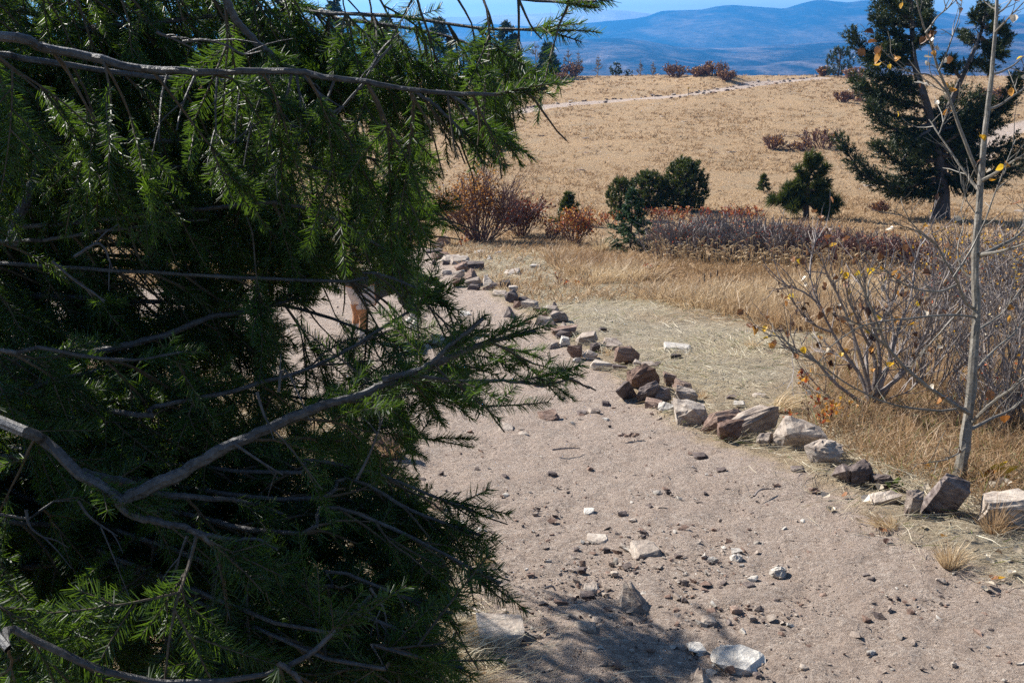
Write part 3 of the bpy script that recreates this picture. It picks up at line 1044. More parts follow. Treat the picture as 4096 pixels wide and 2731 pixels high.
def grow(mb, p, d, L, r, lev, tips, mat=0, spread=0.5, up=0.15, rmin=0.002, kids=(3, 4), wob=0.18, ratio=0.62, tint=0.5):
    n = 5 if lev > 0 else 4
    pts = [np.asarray(p, float)]
    d = nrm(d)
    for i in range(n - 1):
        d = nrm(d + rng.normal(size=3) * wob + np.array([0, 0, up]) * 0.3)
        pts.append(pts[-1] + d * L / (n - 1))
    pts = np.array(pts)
    r1 = max(r * 0.5, rmin)
    tube(mb, pts, np.linspace(max(r, rmin), r1, n), 4 if r > 0.008 else 3, mat, tint)
    tips.append(pts[-1])
    if lev <= 0:
        tips.append(pts[2])
        return
    k = int(rng.integers(kids[0], kids[1] + 1))
    for j in range(k):
        t = rng.uniform(0.3, 1.0)
        i = min(int(t * (n - 1)), n - 2)
        q = pts[i] + (pts[i + 1] - pts[i]) * (t * (n - 1) - i)
        dd = nrm(pts[i + 1] - pts[i])
        dd = nrm(dd + rng.normal(size=3) * spread + np.array([0, 0, up]))
        grow(mb, q, dd, L * ratio * rng.uniform(0.75, 1.2), max(r * (1 - 0.5 * t) * 0.65, rmin), lev - 1, tips, mat, spread, up, rmin, kids, wob, ratio, tint)


def px_size(p):
    return depth_of(p) / FPX


def bush(name, label, bx, by, wpx, hpx, stem='twig', leaf=None, leaf_n=0, leaf_px=8, stems=14, group=None, cat='shrub', lev=2, lean=0.0, kids=(3, 4), fan=1.0, rk=1.0, zone=None, base_spread=0.25):
    g = hit(bx, by)
    s = px_size(g)
    H, W = hpx * s, wpx * s
    root = empty(name, g)
    tag(root, label, cat, group)
    mb = MB()
    tips = []
    for k in range(stems):
        a = rng.uniform(0, 6.283)
        rr = math.sqrt(rng.random())
        dx, dy = math.cos(a) * rr, math.sin(a) * rr
        p = g + np.array([dx * W * base_spread * 0.5, dy * W * base_spread * 0.5, -0.02])
        tgt = np.array([dx * W * 0.5 * fan + lean * W, dy * W * 0.5 * fan, H * rng.uniform(0.75, 1.05) * (1 - 0.35 * rr * rr)])
        L = np.linalg.norm(tgt)
        grow(mb, p, tgt / L, L * 0.62, rk * max(0.004 + 0.006 * H, s * 2.0), lev, tips, 0, 0.42, 0.25, max(0.0012, s * 1.1), kids)
    mb.build('branchwork', M[stem], root, off=g)
    if leaf and leaf_n:
        tp = np.array(tips)
        lb = MB()
        lv = leaf if isinstance(leaf, (list, tuple)) else [leaf]
        c = tp[rng.integers(0, len(tp), leaf_n)] + rng.normal(size=(leaf_n, 3)) * 0.05 * H
        if zone is not None:
            keep = zone((c[:, 0] - g[0]) / W * 2, (c[:, 2] - g[2]) / H)
            c = c[keep]
        which = rng.integers(0, len(lv), len(c))
        for i in range(len(lv)):
            leaf_quads(lb, c[which == i], leaf_px * s, i)
        f = lb.build('foliage', [M[q] for q in lv], root, off=g)
        f['kind'] = 'stuff'
    return root


def sprig(mb, p, d, L, n, nl, w, mat=0, tint=0.5, spread=0.8, tj=0.25):
    """A shoot covered in needles."""
    t = rng.random(n)
    base = p + np.outer(t, d) * L
    rad = nrm(np.cross(rng.normal(size=(n, 3)), d))
    v = nrm(d * (1 - 0.4 * spread) + rad * spread) * nl * rng.uniform(0.7, 1.15, (n, 1))
    needles(mb, base, v, w, mat, np.clip(tint + rng.normal(size=n) * tj, 0, 1), 0.35)


def shoot_pine(name, label, bx, by, wpx, hpx, mat='pine', shoots=170, nn=34, nl=0.07, shape='round', group=None, cat='pine', trunk_show=0.0, nwk=1.0):
    """Young pine: crown of upright bottle-brush shoots on hidden branches."""
    g = hit(bx, by)
    s = px_size(g)
    H, W = hpx * s, wpx * s
    root = empty(name, g)
    tag(root, label, cat, group)
    tb = MB()
    tube(tb, smooth_path([g + [0, 0, -0.05], g + [0.02 * W, 0, H * 0.5], g + [0, 0, H * 0.93]], 7), np.linspace(0.035 * H, 0.01 * H, 7), 7, 0)
    cb = MB()
    z0 = trunk_show
    for k in range(shoots):
        t = rng.random()
        if shape == 'round':
            zz = z0 + (1 - z0) * t
            prof = math.sqrt(max(0.02, 1 - (2 * (zz - 0.42)) ** 2 * 0.72))
        else:
            zz = z0 + (1 - z0) * t ** 1.3
            prof = (1 - zz) ** 0.75 * (0.75 + 0.35 * math.sin(zz * 22)) + 0.06
        a = rng.uniform(0, 6.283)
        rr = (rng.random() ** 0.45) * prof * 0.5 * W * 0.9
        p = g + np.array([math.cos(a) * rr, math.sin(a) * rr, zz * H * 0.9])
        out = np.array([math.cos(a), math.sin(a), 0])
        d = nrm(out * rng.uniform(0.15, 0.9) * (1.0 if shape != 'round' else 0.55) + np.array([0, 0, 1.0]) + rng.normal(size=3) * 0.15)
        sl = rng.uniform(0.10, 0.2) * H * 0.75
        sprig(cb, p, d, sl, nn, nl * rng.uniform(0.8, 1.2), max(0.006, s * 2.4) * nwk, 0, rng.uniform(0.2, 0.8), 0.75)
        if k % 3 == 0:
            q = np.array([g[0], g[1], g[2] + max(0.05, zz * 0.75) * H])
            tube(tb, smooth_path([q, (q + p) / 2 - [0, 0, 0.02], p, p + d * sl], 6), np.linspace(0.012 * H, 0.004 * H, 6), 4, 0)
    tb.build('trunk', M['bark_dark'], root, off=g)
    c = cb.build('crown', M[mat], root, off=g)
    return root


def tier_conifer(name, label, g, H, W, mat='fir_far', boughs=60, per=26, nl=0.2, nw=0.06, group=None, cat='conifer tree', bare=0.08, lean=0.0, lod=1.0):
    """Conifer: trunk, boughs in loose tiers that droop and sweep up, needles clumped along them."""
    g = np.asarray(g, float)
    root = empty(name, g)
    tag(root, label, cat, group)
    tb, cb = MB(), MB()
    top = g + np.array([lean * H, 0, H])
    axis = smooth_path([g + [0, 0, -0.1], (g + top) / 2 + [0.01 * H, 0, 0], top], 9)
    tube(tb, axis, np.linspace(0.022 * H, 0.004 * H, 9), 7)
    for k in range(boughs):
        t = bare + (1 - bare) * (k + rng.random()) / boughs
        i = t * 8
        q = axis[int(min(i, 7))] * (1 - (i - int(min(i, 7)))) + axis[int(min(i, 7)) + 1] * (i - int(min(i, 7)))
        a = rng.uniform(0, 6.283)
        L = W * 0.5 * ((1 - t) ** 0.8 + 0.05) * rng.uniform(0.6, 1.15)
        out = np.array([math.cos(a), math.sin(a), 0])
        p = smooth_path([q, q + out * L * 0.5 - [0, 0, 0.10 * L], q + out * L + [0, 0, 0.10 * L]], 6)
        tube(tb, p, np.linspace(0.008 * H * (1.1 - t), 0.002 * H, 6), 3)
        for j in range(max(3, int(5 * lod))):
            u = rng.uniform(0.25, 1.0)
            c = p[int(u * 5)]
            side = np.array([-out[1], out[0], 0]) * rng.choice([-1, 1])
            d = nrm(out * 0.7 + side * rng.uniform(0, 1.0) + np.array([0, 0, rng.uniform(-0.45, 0.35)]))
            sprig(cb, c, d, L * rng.uniform(0.25, 0.5), per, nl * rng.uniform(0.7, 1.2), nw, 0, rng.uniform(0.15, 0.8), 0.8)
    tb.build('trunk', M['bark_dark'], root, off=g)
    cb.build('crown', M[mat], root, off=g)
    return root


# ------------------------------------------------------------------ trees along the far edge
FT = 'conifers along the far edge of the meadow'
far_labels = ['dark conifer far behind the fir, by the left frame edge', 'broad dark conifer far behind the fir boughs', 'slim dark conifer at the back of the meadow',
              'dense dark conifer behind the upper limb', 'tall dark conifer at the top behind the diagonal limb', 'dark conifer with drooping boughs beyond the meadow',
              'dark conifer near the two bare aspens', 'short dark conifer in the far tree line', 'dark conifer with a split top in the far tree line',
              'dark bluish conifer beside the bare aspens', 'ragged dark conifer standing at the ridge, left of the orange bush', 'slender conifer in the far tree line']
far_pos = [(60, 420, 560, 260), (230, 400, 520, 250), (430, 400, 470, 220), (640, 385, 430, 230), (820, 375, 520, 240), (1010, 365, 400, 210),
           (1180, 355, 420, 220), (1350, 345, 330, 180), (1560, 335, 350, 190), (1760, 325, 330, 190), (2190, 312, 175, 110), (2030, 318, 300, 170)]
for i, (x, y, h, w) in enumerate(far_pos):
    g = hit(x, y)
    s = px_size(g)
    tier_conifer('conifer_tree', far_labels[i], g, h * s * (0.72 if x > 1500 else 1.0), w * s, 'fir_far', 46, 20, 0.5, 0.16, FT, lod=0.9)

# bare aspens on the ridge
BA = 'bare aspens on the ridge'
for (x, y, h, lab) in [(2138, 322, 150, 'pale bare aspen standing against the dark ridge conifer'), (2215, 312, 110, 'bare aspen with fine twigs right of the ragged conifer'),
                       (2270, 306, 110, 'thin bare aspen behind the orange ridge bush'), (2310, 306, 100, 'bare aspen just right of the orange ridge bush'),
                       (2390, 304, 80, 'faint bare aspen midway to the small dark junipers'), (2560, 304, 60, 'faint bare sapling right of the small dark junipers'),
                       (2610, 304, 56, 'faintest bare sapling before the brown ridge bush'), (1290, 345, 330, 'grey dead trunk seen behind the hanging twigs'),
                       (1140, 352, 360, 'grey dead trunk glimpsed at the top behind the diagonal limb')]:
    g = hit(x, y)
    s = px_size(g)
    root = empty('bare_tree', g)
    tag(root, lab, 'bare tree', BA)
    mb = MB()
    tips = []
    H = h * s
    ax = smooth_path([g + [0, 0, -0.1], g + [0.03 * H, 0, 0.5 * H], g + [0.0, 0, H]], 7)
    tube(mb, ax, np.linspace(max(0.014 * H, s * 2.2), s * 1.0, 7), 5)
    root_t = mb.build('trunk', M['aspen'], root, off=g)
    mb = MB()
    for k in range(22):
        t = rng.uniform(0.2, 0.95)
        q = ax[int(t * 6)]
        a = rng.uniform(0, 6.283)
        grow(mb, q, np.array([math.cos(a), math.sin(a), 0.7]), H * 0.34 * (1.1 - t), s * 1.3, 1, tips, 0, 0.5, 0.2, s * 0.8, (3, 4))
    mb.build('branchwork', M['twig'], root, off=g)

# small evergreens
shoot_pine('juniper', 'dark round juniper standing on the ridge beside the far trail', 3352, 308, 125, 118, 'fir_far', 120, 26, 0.22, 'round', cat='juniper', nwk=0.9)
shoot_pine('juniper', 'small dark juniper on the meadow edge against the blue hills', 2462, 305, 62, 52, 'fir_far', 60, 20, 0.16, 'round', group='junipers on the meadow edge', cat='juniper')
shoot_pine('juniper', 'tiny dark juniper right of the other on the meadow edge', 2512, 304, 42, 24, 'fir_far', 30, 16, 0.12, 'round', group='junipers on the meadow edge', cat='juniper')
shoot_pine('fir_sapling', 'dark green young fir in front of the bare aspens', 2168, 328, 66, 84, 'fir_far', 90, 22, 0.2, 'cone', cat='fir')
YP = 'young pines at the shrub belt'
shoot_pine('pine_shrub', 'large round young pine behind the red-leaved shrubs', 2732, 842, 215, 205, 'pine', 460, 46, 0.085, 'round', YP)
shoot_pine('pine_shrub', 'smaller round pine left of the largest one, ragged on its left', 2590, 842, 190, 155, 'pine', 330, 44, 0.08, 'round', YP)
shoot_pine('pine_shrub', 'ragged pine shoulder on the left of the smaller round pine', 2480, 872, 130, 160, 'pine', 170, 40, 0.08, 'round', YP)
shoot_pine('pine_shrub', 'young pine poking out behind the little orange bush', 2272, 900, 130, 130, 'pine', 170, 40, 0.08, 'cone', YP)
shoot_pine('pine_shrub', 'tiny pine standing alone in the tan meadow', 3052, 764, 62, 64, 'pine', 60, 26, 0.10, 'cone', YP)
g = hit(2520, 1000)
s = px_size(g)
tier_conifer('fir_sapling', 'young fir with flat tiers in front of the pines, by tall dry grass', g, 245 * s, 250 * s, 'spruce', 90, 40, 0.050, 0.016, None, 'fir', bare=0.05)
# ponderosa sapling with separate boughs
g = hit(3225, 872)
s = px_size(g)
root = empty('pine_sapling', g)
tag(root, 'open-crowned pine sapling with long needles and a visible trunk', 'pine')
tb = MB()
tube(tb, smooth_path([g + [0, 0, -0.1], g + np.array([-8, 0, 120]) * s, g + np.array([10, 0, 235]) * s], 8), np.linspace(14, 4, 8) * s, 7)
tb.build('trunk', M['bark_dark'], root, off=g)
for (x0_, y0_, x1_, y1_, q_) in [(0, 60, -70, 50, 46), (0, 66, -115, 62, 46), (0, 60, 60, 34, 46), (0, 64, 115, 46, 46), (0, 80, -80, 104, 40), (0, 95, -45, 130, 40), (0, 85, 80, 92, 34), (0, 110, 55, 128, 36),
                                 (0, 130, -40, 178, 34), (0, 150, 40, 190, 34), (3, 170, 5, 232, 34), (0, 180, -14, 222, 26), (4, 180, 26, 218, 26), (0, 70, -20, 60, 44), (0, 90, 20, 100, 44), (0, 75, -90, 80, 40), (0, 75, 95, 66, 40)]:
    bb = MB()
    dy = rng.normal() * 25
    p = smooth_path([g + np.array([x0_, 0, y0_]) * s, g + np.array([(x0_ + x1_) / 2, dy * 0.5, (y0_ + y1_) / 2 - 6]) * s, g + np.array([x1_, dy, y1_]) * s], 7)
    tube(bb, p, np.linspace(6, 2.5, 7) * s, 4, 1)
    for k in range(14):
        c = p[rng.integers(2, 7)]
        d = nrm(p[-1] - p[0] + rng.normal(size=3) * 0.25 + np.array([0, 0, 0.22]))
        sprig(bb, c + rng.normal(size=3) * 5 * s, d, 26 * s, 62, q_ * s * 0.8, 2.6 * s, 0, rng.uniform(0.3, 0.9), 0.85)
    bb.build('bough', [M['pine'], M['bark_dark']], root, off=g)

# ------------------------------------------------------------------ the fir on the right
g = hit(3762, 880)
FD = depth_of(g)
s = px_size(g)
root = empty('fir_tree', g)
tag(root, 'tall dark fir on the right with ragged upswept boughs and a forked top', 'fir tree')


def fpt(x, y, dz=0.0):
    return at(x, y, FD + dz)


tb = MB()
tube(tb, smooth_path([g + [0, 0, -0.2], fpt(3768, 800), fpt(3765, 700), fpt(3740, 560), fpt(3715, 450), fpt(3690, 370), fpt(3655, 240), fpt(3648, 100), fpt(3640, -120)], 24), np.linspace(40, 7, 24) ** 1.0 * s * np.interp(np.linspace(0, 1, 24), [0, 0.25, 1], [1, 0.62, 0.7]), 9, knob=0.06)
tube(tb, smooth_path([fpt(3745, 580), fpt(3800, 420), fpt(3870, 260), fpt(3925, 130), fpt(3945, 20)], 12), np.linspace(16, 4, 12) * s, 6)
tb.build('trunk', M['bark_dark'], root, off=g)
BOUGHS = [
    ([(3740, 715), (3600, 750), (3460, 705), (3395, 620), (3350, 545)], 38), ([(3740, 690), (3620, 735), (3520, 720), (3430, 640)], 36), ([(3740, 720), (3660, 780), (3570, 765)], 30),
    ([(3740, 640), (3620, 660), (3540, 610), (3500, 575)], 40), ([(3735, 600), (3640, 600), (3570, 570)], 40), ([(3730, 560), (3640, 545), (3580, 550)], 36),
    ([(3720, 500), (3610, 520), (3530, 495), (3480, 425)], 40), ([(3715, 480), (3600, 470), (3520, 440), (3490, 400)], 36), ([(3700, 430), (3580, 405), (3470, 365), (3415, 315)], 32), ([(3700, 430), (3560, 390), (3440, 340)], 24),
    ([(3690, 380), (3600, 350), (3500, 300), (3480, 280)], 30), ([(3680, 350), (3600, 330), (3560, 300)], 34), ([(3700, 400), (3640, 350), (3620, 330)], 26),
    ([(3660, 250), (3560, 235), (3460, 205), (3402, 130)], 34), ([(3660, 260), (3560, 250), (3470, 240)], 28), ([(3655, 200), (3580, 190), (3510, 150)], 34), ([(3650, 150), (3570, 140), (3500, 75)], 34),
    ([(3650, 110), (3560, 90), (3505, 20)], 34), ([(3648, 80), (3580, 40), (3540, -20)], 34), ([(3648, 110), (3690, 80), (3705, 10)], 26), ([(3645, 60), (3690, 10), (3700, -40)], 26), ([(3645, 10), (3590, -40), (3560, -90)], 34),
    ([(3655, 170), (3700, 150), (3712, 60)], 22), ([(3640, 0), (3640, -60), (3640, -120)], 30), ([(3650, 120), (3630, 60), (3600, 0)], 36), ([(3655, 190), (3600, 200), (3540, 190)], 34),
    ([(3770, 500), (3850, 440), (3905, 370)], 36), ([(3760, 470), (3800, 400), (3830, 350)], 32), ([(3840, 310), (3800, 260), (3790, 235)], 26), ([(3860, 290), (3900, 250), (3960, 270)], 28),
    ([(3915, 170), (3880, 160), (3850, 135)], 20), ([(3920, 150), (3990, 190), (4030, 140)], 24), ([(3935, 100), (3900, 70), (3930, 20)], 18), ([(3930, 110), (3980, 110), (4010, 120)], 22), ([(3940, 60), (3960, 60), (3965, 40)], 20), ([(3925, 150), (3960, 210), (4010, 215)], 20),
    ([(3770, 520), (3900, 490), (4000, 440), (4085, 300)], 26), ([(3900, 490), (4030, 420), (4060, 320)], 26), ([(3770, 540), (3900, 530), (4010, 480)], 36), ([(3770, 560), (3880, 500), (3960, 400)], 32), ([(3770, 600), (3960, 600), (4090, 560), (4190, 530)], 34),
    ([(3770, 620), (3950, 650), (4120, 610)], 40), ([(3770, 660), (3940, 700), (4100, 660)], 40), ([(3770, 690), (3880, 740), (3990, 730)], 34), ([(3770, 700), (3850, 750), (3900, 760)], 30), ([(3760, 640), (3800, 620), (3850, 600)], 44),
    ([(3750, 560), (3760, 500), (3740, 450)], 40), ([(3760, 610), (3700, 620), (3650, 650)], 44), ([(3760, 660), (3690, 700), (3640, 700)], 44), ([(3760, 720), (3720, 770), (3700, 780)], 30), ([(3765, 560), (3850, 570), (3900, 560)], 44), ([(3740, 520), (3700, 540), (3680, 560)], 44),
    ([(3760, 640), (3850, 660), (3930, 640)], 44), ([(3740, 590), (3690, 590), (3640, 580)], 44), ([(3770, 600), (3820, 540), (3880, 450)], 36), ([(3770, 580), (3850, 520), (3920, 420)], 30)]
for pts, wd in BOUGHS:
    bb = MB()
    n0 = len(pts)
    dz0 = rng.normal() * 0.15
    dz1 = rng.uniform(-1.3, 1.3)
    P = smooth_path([fpt(x, y, dz0 + (dz1 - dz0) * i / (n0 - 1)) for i, (x, y) in enumerate(pts)], 14)
    tube(bb, P, np.linspace(9, 2, 14) * s, 4, 1)
    Lb = np.linalg.norm(P[-1] - P[0])
    nsp = int(70 + 95 * Lb)
    for k in range(nsp):
        u = rng.uniform(0.12, 1.0)
        i = min(int(u * 13), 12)
        c = P[i] + (P[i + 1] - P[i]) * rng.random()
        tang = nrm(P[i + 1] - P[i])
        side = nrm(rng.normal(size=3) * np.array([1, 1, 0.75]))
        c = c + side * wd * s * rng.uniform(0, 1.15) * (1.1 - 0.35 * u)
        d = nrm(tang * 0.8 + side * 0.6 + np.array([0, 0, 0.12 * rng.normal()]))
        sprig(bb, c, d, rng.uniform(16, 34) * s, 18, rng.uniform(8, 13) * s, 3.0 * s, 0, rng.uniform(0.0, 0.75), 0.75)
    bb.build('bough', [M['fir_far'], M['bark_dark']], root, off=g)
# bare grey snags in its crown
for pts in [[(3690, 380), (3668, 300), (3650, 170)], [(3880, 250), (3915, 150), (3905, 120)], [(3720, 520), (3660, 560), (3610, 640)]]:
    bb = MB()
    tube(bb, smooth_path([fpt(x, y, -0.6) for x, y in pts], 8), np.linspace(7, 2.5, 8) * s, 5)
    bb.build('dead_limb', M['bark'], root, off=g)

# ------------------------------------------------------------------ shrubs of the middle distance
SB = 'shrubs of the belt beyond the straw'
bush('shrub', 'tall fan-shaped bush with orange leaves on its left side', 1925, 965, 350, 310, 'twig_red', ['orange', 'orange', 'brown'], 3200, 11, 52, SB, lev=2, fan=1.05, base_spread=0.22, zone=lambda u, v: (u < 0.15 + 0.5 * rng.random(u.shape)))
bush('shrub', 'deep red-brown bush leaning on the fan-shaped one', 2085, 942, 180, 175, 'twig_red', ['red', 'brown', 'brown'], 1600, 11, 30, SB, lev=2)
bush('shrub', 'small orange-leaved bush before the young pine', 2300, 972, 170, 165, 'twig_red', ['orange', 'orange', 'red'], 1300, 9, 24, SB, lev=2)
bush('shrub', 'low rusty shrub left of the small orange-leaved bush', 2200, 960, 120, 80, 'twig_red', ['brown', 'orange'], 160, 8, 10, SB, lev=2)
bl = ['bare grey shrub at the left end of the dark belt', 'bare grey shrub second in the dark belt', 'bare violet-grey shrub third in the dark belt', 'bare shrub below the large round pine',
      'bare shrub in the middle of the dark belt', 'bare shrub right of the middle of the dark belt', 'bare grey shrub with a few rusty leaves in the belt', 'bare shrub below the pine sapling trunk',
      'dark bare shrub behind the pale seed heads', 'dark low shrub before the fir trunk', 'dark brown shrub under the right fir', 'brown shrub at the right end of the belt']
bp = [(2680, 1040, 170, 190), (2770, 1045, 180, 200), (2860, 1040, 190, 210), (2950, 1048, 180, 200), (3040, 1045, 190, 200), (3130, 1050, 180, 190), (3215, 1045, 170, 160), (3300, 1048, 170, 150),
      (3390, 1058, 170, 150), (3480, 1060, 170, 140), (3580, 1065, 170, 140), (3680, 1070, 170, 140)]
for (x, y, w, h), lab in zip(bp, bl):
    bush('shrub', lab, x, y, w, h, 'twig_red' if x > 3200 else 'twig', ['brown', 'red'], 200, 8, 36, SB, lev=2, base_spread=0.85, rk=1.3)
for (x, y, w, h), lab in zip([(2720, 985, 200, 130), (2850, 975, 200, 130), (2980, 985, 200, 130), (3110, 990, 200, 120), (3240, 1000, 200, 110), (3380, 1010, 200, 100), (3520, 1020, 200, 90)],
                             ['bare shrub in the back row, left end', 'bare shrub in the back row under the red leaves', 'bare shrub in the back row, third from its left end', 'bare shrub in the back row left of the pine sapling',
                              'bare shrub in the back row at the foot of the pine sapling', 'bare shrub in the back row right of the pine sapling', 'bare shrub in the back row near the fir trunk']):
    bush('shrub', lab, x, y, w, h, 'twig', ['brown', 'orange'], 110, 7, 28, SB, lev=2, base_spread=0.8, rk=1.2)
for (x, y, w, h, lab) in [(2600, 885, 130, 62, 'low crimson shrub between the two round pines'), (2690, 878, 120, 60, 'crimson shrub at the foot of the large round pine'), (2880, 880, 130, 70, 'crimson-tipped shrub right of the large round pine'),
                          (2970, 890, 130, 66, 'red-tipped shrub nearest the pine sapling'), (2440, 900, 120, 60, 'low rusty-red shrub behind the young fir'), (3010, 860, 90, 40, 'small red shrub at the meadow edge')]:
    bush('shrub', lab, x, y, w, h, 'twig_red', ['red', 'red', 'orange'], 260, 8, 12, 'red-leaved shrubs by the young pines', lev=1, base_spread=0.8)
MS = 'shrubs out in the meadow'
for (x, y, w, h, lab) in [(3092, 596, 78, 62, 'round brown shrub left of the pair in mid meadow'), (3285, 590, 150, 72, 'wider grey-brown shrub of the pair in mid meadow'), (3190, 598, 90, 26, 'flat scrub joining the pair of meadow shrubs'),
                          (3372, 408, 62, 46, 'small round brown shrub high in the meadow near the fir'), (3445, 405, 90, 44, 'brown scrub tucked against the fir crown'),
                          (2020, 600, 60, 60, 'brown shrub below the hanging fir tip in the meadow'), (2285, 308, 74, 56, 'orange-brown round bush on the ridge beside the bare aspens'),
                          (2703, 308, 84, 50, 'russet round bush on the ridge line'), (2790, 306, 60, 36, 'grey bush on the ridge left of the mound'), (2850, 302, 100, 52, 'russet bush on top of the earth mound'),
                          (2905, 322, 56, 48, 'bush at the right foot of the earth mound'), (3290, 306, 34, 44, 'pinkish twiggy bush left of the ridge juniper'), (3432, 316, 90, 44, 'pinkish brush right of the ridge juniper'),
                          (2240, 318, 60, 20, 'low rusty scrub below the bare aspens'), (3960, 400, 120, 50, 'brown brush behind the fir on the far right'), (3520, 850, 60, 50, 'grey twiggy bush on the stony ground left of the fir trunk')]:
    bush('shrub', lab, x, y, w, h, 'twig_red', ['brown', 'brown', 'orange'], 420, 7, 26, MS, lev=2, base_spread=0.5)

# marker post by the far trail
g = hit(2753, 384)
s = px_size(g)
root = empty('marker_post', g)
tag(root, 'thin marker post with a small yellow top beside the far trail', 'marker post')
mb = MB()
tube(mb, [g + [0, 0, -0.1], g + np.array([0, 0, 28]) * s], 1.3 * s, 6)
mb.build('post', M['bark_dark'], root, off=g)
mb = MB()
bm_ = bmesh.new()
bmesh.ops.create_cube(bm_, size=1.0)
bmesh.ops.bevel(bm_, geom=bm_.edges[:], offset=0.12, segments=1)
me = bpy.data.meshes.new('sign_plate')
for v in bm_.verts:
    v.co = Vector((v.co.x * 7 * s, v.co.y * 1.5 * s, v.co.z * 6 * s + 30 * s))
bm_.to_mesh(me)
bm_.free()
m_, nt_, o_ = new_mat('yellow_plate')
pb = nt_.nodes.new('ShaderNodeBsdfPrincipled')
pb.inputs['Base Color'].default_value = (0.65, 0.38, 0.05, 1)
pb.inputs['Roughness'].default_value = 0.5
nt_.links.new(pb.outputs[0], o_.inputs['Surface'])
me.materials.append(m_)
o = bpy.data.objects.new('sign_plate', me)
COL.objects.link(o)
o.parent = root
# ------------------------------------------------------------------ leaves as single pieces
def leaf_mesh(seed, mat):
    """Round-pointed leaf with a fold and a curl, unit length along +Y."""
    r = np.random.default_rng(seed)
    prof = [(0.0, 0.0), (0.16, 0.30), (0.40, 0.44), (0.66, 0.34), (0.86, 0.16), (1.0, 0.0)]
    curl, fold = r.uniform(-0.9, 0.9), r.uniform(0.1, 0.75)
    v, f = [], []
    for t, w in prof:
        z = curl * (t - 0.2) ** 2 * 0.8
        v += [(-w, t, z + fold * w + r.normal() * 0.03), (0, t, z), (w, t, z + fold * w + r.normal() * 0.03)]
    for i in range(len(prof) - 1):
        a = i * 3
        f += [[a, a + 1, a + 4, a + 3], [a + 1, a + 2, a + 5, a + 4]]
    st = len(v)
    v += [(-0.02, 0, 0), (0.02, 0, 0), (0.015, -0.35, 0.05), (-0.015, -0.35, 0.05)]
    f.append([st, st + 1, st + 2, st + 3])
    mb = MB()
    mb.add(v, f, 0, r.random())
    return mb.mesh('leaf', mat)


LEAF = {k: [leaf_mesh(300 + 10 * i + j, M[k]) for j in range(4)] for i, k in enumerate(('yellow', 'brown', 'red', 'orange', 'pale_leaf'))}


def put_leaf(kind, p, size, parent=None, off=(0, 0, 0), hang=True, flat=False):
    o = bpy.data.objects.new('leaf', LEAF[kind][rng.integers(4)])
    COL.objects.link(o)
    d = rng.normal(size=3)
    if hang:
        d = d * 0.7 + np.array([0, 0, -0.8])
    d = nrm(d)
    if flat:
        d = nrm(np.array([d[0], d[1], 0.15 * d[2]]))
    zz = np.array([0, 0, 1.0]) + rng.normal(size=3) * (0.3 if flat else 1.0)
    x = nrm(np.cross(d, zz))
    z = np.cross(x, d)
    m = Matrix(((x[0] * size, d[0] * size, z[0] * size, p[0] - off[0]), (x[1] * size, d[1] * size, z[1] * size, p[1] - off[1]), (x[2] * size, d[2] * size, z[2] * size, p[2] - off[2]), (0, 0, 0, 1)))
    if parent is not None:
        o.parent = parent
    o.matrix_basis = m
    return o


# ------------------------------------------------------------------ young aspen on the right
g = hit(3830, 1925)
AD = depth_of(g)
s = px_size(g)
asp = empty('aspen_sapling', g)
tag(asp, 'slim bare aspen sapling with grey bark and a few yellow leaves', 'sapling')
f4 = lambda pts, dz=0.0, dz1=None: np.array([at(x, y, AD + dz + ((dz1 if dz1 is not None else dz) - dz) * i / max(1, len(pts) - 1)) for i, (x, y) in enumerate(pts)])
mb = MB()
tr = smooth_path(np.vstack([g + [0, 0, -0.08], f4([(3846, 1850), (3868, 1700), (3884, 1560), (3896, 1400), (3906, 1250), (3900, 1100), (3904, 960), (3914, 850), (3926, 690), (3936, 560), (3950, 440), (3966, 300), (3976, 180), (3986, 60), (3990, -90)])]), 44)
tube(mb, tr, np.interp(np.linspace(0, 1, 44), [0, 0.1, 0.3, 0.5, 0.7, 0.85, 1], [31, 21, 17, 14, 11, 8, 6]) * s, 9, knob=0.07)
mb.build('trunk', M['aspen'], asp, off=g)
